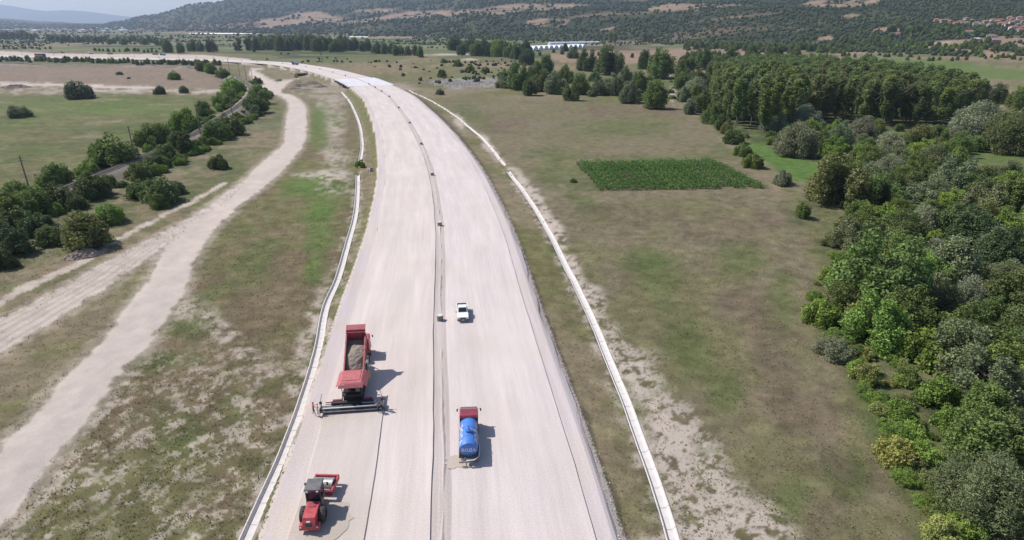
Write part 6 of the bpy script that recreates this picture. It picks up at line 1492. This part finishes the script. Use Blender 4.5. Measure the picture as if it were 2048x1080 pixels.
heap('earth_heap', 32, 176, 24, 2.2, 'low brown earth heap on the pale track at the left picture edge', 5, .4)
for i, (a, b_, w_, h_) in enumerate([(600, 172, 16, 1.6), (622, 168, 18, 1.8), (640, 174, 14, 1.5), (585, 178, 14, 1.2), (612, 180, 16, 1.0)]):
    heap('earth_heap', a, b_, w_, h_, f'{ORD[i]} rough dug earth heap left of the bridge', 11 + i, .45)
b = gp(738, 342); e = empty('culvert_headwall', b, R(-62)); tag(e, 'small concrete culvert headwall on the left bank at the drain break', 'culvert')
MB().box((0, 0, .25), (3.4, .3, 1.3)).build('headwall', M_CONCD, e, .03); MB().box((-1.6, .9, .1), (.25, 2.0, 1.0)).build('wing_wall', M_CONCD, e, .03); MB().box((1.6, .9, .1), (.25, 2.0, 1.0)).build('wing_wall', M_CONCD, e, .03); MB().tube((0, -.3, .05), (0, .16, .05), .42, n=16).build('pipe_mouth', M_BLACK, e)
def tunnel(a, b, w, label, group):
    d = b - a; L = d.length; e = empty('greenhouse_tunnel', a, math.atan2(d.y, d.x)); tag(e, label, 'greenhouse', group)
    n = 10; pr = [(w / 2 * math.cos(math.pi * k / n), w * .52 * math.sin(math.pi * k / n) + .2) for k in range(n + 1)]
    q = MB(); q.add([(0, y, z) for y, z in pr] + [(L, y, z) for y, z in pr], [(k, k + 1, n + 2 + k, n + 1 + k) for k in range(n)] + [tuple(range(n + 1)), tuple(range(2 * n + 1, n, -1))]); q.build('film_cover', M_FILM, e)
    for x in (0, L): MB().path([(x, y, z + .03) for y, z in pr], .08).build('hoop', M_STEEL, e)
a, b = gp(1028, 103), gp(1178, 96); d = (b - a); n = 15; dv = Vector((-d.y, d.x, 0)).normalized()
for i in range(n):
    p0 = a + d * (i / n); tunnel(p0, p0 + dv * 26, d.length / n * .94, f'{ORD[i]} white tunnel from the left in the front greenhouse row', 'front greenhouse row')
a, b = gp(1098, 90), gp(1196, 86.2); tunnel(a, b, 12, 'long white greenhouse lying behind the front greenhouse row', None); a, b = gp(700, 74.5), gp(736, 74.3); tunnel(a, b, 5, 'thin white greenhouse strip far off above the tall tree row', None)
a, b = gp(380, 68), gp(520, 67.2); tunnel(a, b, 7, 'long white greenhouse strip far off below the valley village', None)
def house_mesh(w, d, h, rh, wall, roof, hip, wins=True):
    q = MB(); o_ = .5
    q.box((0, 0, h / 2 - .6), (w, d, h + 1.2), mi=0)
    y0, y1 = -d / 2 - o_, d / 2 + o_; x0, x1 = -w / 2 - o_, w / 2 + o_; i_ = w * .28 if hip else 0
    q.add([(x0, y0, h), (x1, y0, h), (x1, y1, h), (x0, y1, h), (x0 + i_, 0, h + rh), (x1 - i_, 0, h + rh), (x0, y0, h - .15), (x1, y0, h - .15), (x1, y1, h - .15), (x0, y1, h - .15)], [(0, 1, 5, 4), (2, 3, 4, 5), (1, 2, 5), (3, 0, 4), (6, 7, 1, 0), (7, 8, 2, 1), (8, 9, 3, 2), (9, 6, 0, 3)], None, 1)
    return q, wall, roof
def house(px_, py_, w, d, h, wall, roof, label, cat='house', group=None, rz=None, full=True, hip=True):
    b = gp(px_, py_); rz = random.uniform(-.5, .5) if rz is None else rz
    if not full:
        q, _, _ = house_mesh(w, d, h, h * .35, wall, roof, hip); o = q.build('distant_house', [wall, roof]); o.location = b; o.rotation_euler.z = rz; return tag(o, label, cat, group)
    e = empty('hillside_house', b, rz); tag(e, label, cat, group)
    MB().box((0, 0, h / 2 - .8), (w, d, h + 1.6)).build('wall', wall, e)
    o_ = .6; x0, x1, y0, y1 = -w / 2 - o_, w / 2 + o_, -d / 2 - o_, d / 2 + o_; i_ = w * .3 if hip else 0; rh = d * .27
    rf_ = MB().add([(x0, y0, h), (x1, y0, h), (x1, y1, h), (x0, y1, h), (x0 + i_, 0, h + rh), (x1 - i_, 0, h + rh), (x0, y0, h - .2), (x1, y0, h - .2), (x1, y1, h - .2), (x0, y1, h - .2)], [(0, 1, 5, 4), (2, 3, 4, 5), (1, 2, 5), (3, 0, 4), (6, 7, 1, 0), (7, 8, 2, 1), (8, 9, 3, 2), (9, 6, 0, 3), (9, 8, 7, 6)]).build('roof', roof, e)
    MB().box((w * .2, d * .12, h + rh * .9), (.6, .6, 1.6)).build('chimney', M_WALLB, rf_)
    ns = max(1, int(h / 2.8))
    for s_ in range(ns):
        for k in range(max(2, int(w / 3.6))):
            x = -w / 2 + (k + .5) * w / max(2, int(w / 3.6)); wn_ = MB().box((x, -d / 2 - .02, 1.5 + 2.8 * s_), (1.2, .1, 1.4)).build('window', M_GLASS, e); MB().box((x, -d / 2 - .08, .75 + 2.8 * s_), (1.5, .16, .10)).build('sill', M_LETTER, wn_)
    MB().box((w * .1, -d / 2 - .03, .6), (1.0, .12, 2.2)).build('door', M_DRED, e)
T1, T2 = M_TILE, M_TILE2
hs_ = [(1937, 70, 17, 10, 6, M_WALLW, T2, 'white two-storey house with red roof standing alone below the village'), (1795, 71, 8, 7, 4, M_WALLW, T1, 'small white house with red roof alone in the dry clearing'), (1990, 85, 13, 9, 4, M_WALLV, T2, 'violet walled house below the white two-storey house'),
       (1983, 75, 14, 8, 3.5, M_WALLW, T2, 'pale flat house right of the long white shed'), (1952, 80, 15, 5, 2.5, M_WALLW, M_FILM, 'long white low shed below the white two-storey house'), (2026, 60, 14, 9, 6, M_WALLW, T2, 'white house with dark windows under the village roofs at right'),
       (1962, 52, 11, 8, 4.5, M_WALLW, T2, 'white walled house at the lower left end of the right roof cluster'), (2040, 63, 15, 9, 3.5, M_WALLB, T1, 'bright red roofed house at the right edge below the cluster')]
for a, b_, w_, d_, h_, m1, m2, lb in hs_: house(a, b_, w_, d_, h_, m1, m2, lb, rz=random.uniform(-.25, .25))
vil = [(1872, 43), (1882, 45), (1892, 44.5), (1900, 46), (1910, 50), (1918, 48.5), (1926, 50), (1934, 48), (1931, 42), (1944, 43), (1952, 51), (1970, 47), (1978, 53), (1986, 44), (1994, 48), (2002, 50), (2000, 43), (2010, 53), (2016, 46), (2022, 50), (2024, 42), (2032, 47), (2036, 53), (2038, 40), (2046, 46), (2052, 51), (2044, 58), (2018, 40), (2056, 41)]
for i, (a, b_) in enumerate(sorted(vil)):
    house(a, b_, random.uniform(8, 13), random.uniform(7, 9), random.uniform(3, 6), random.choice([M_WALLW, M_WALLB, M_WALLB]), random.choice([T1, T2, T2]), f'{ORD[i]} red roofed house from the left in the hillside village', 'house', 'hillside village houses')
rv = random.Random(9)
for i in range(150):
    px_ = rv.uniform(275, 520); py_ = np.interp(px_, [275, 400, 520], [58.0, 57, 51]) + rv.uniform(-5.5, 4.5)
    house(px_, py_, rv.uniform(10, 18), rv.uniform(9, 13), rv.uniform(4, 8), rv.choice([M_WALLW, M_WALLB]), rv.choice([T1, T2]), 'tiny red roofed house in the far village at the foot of the blue hill', 'house', 'far village houses', full=False)
for i in range(45):
    house(rv.uniform(0, 260), rv.uniform(55, 65), rv.uniform(14, 34), rv.uniform(10, 16), rv.uniform(4, 7), M_WALLW, rv.choice([M_FILM, T2, M_FILM]), 'tiny pale building in the far town on the left plain', 'building', 'far town buildings', full=False)
for a, b_, lb in [(1000, 91, 'white shed between the trees left of the greenhouses'), (428, 0, '')]:
    if lb: house(a, b_, 10, 8, 4, M_WALLW, M_FILM, lb, 'shed', full=True, hip=False)
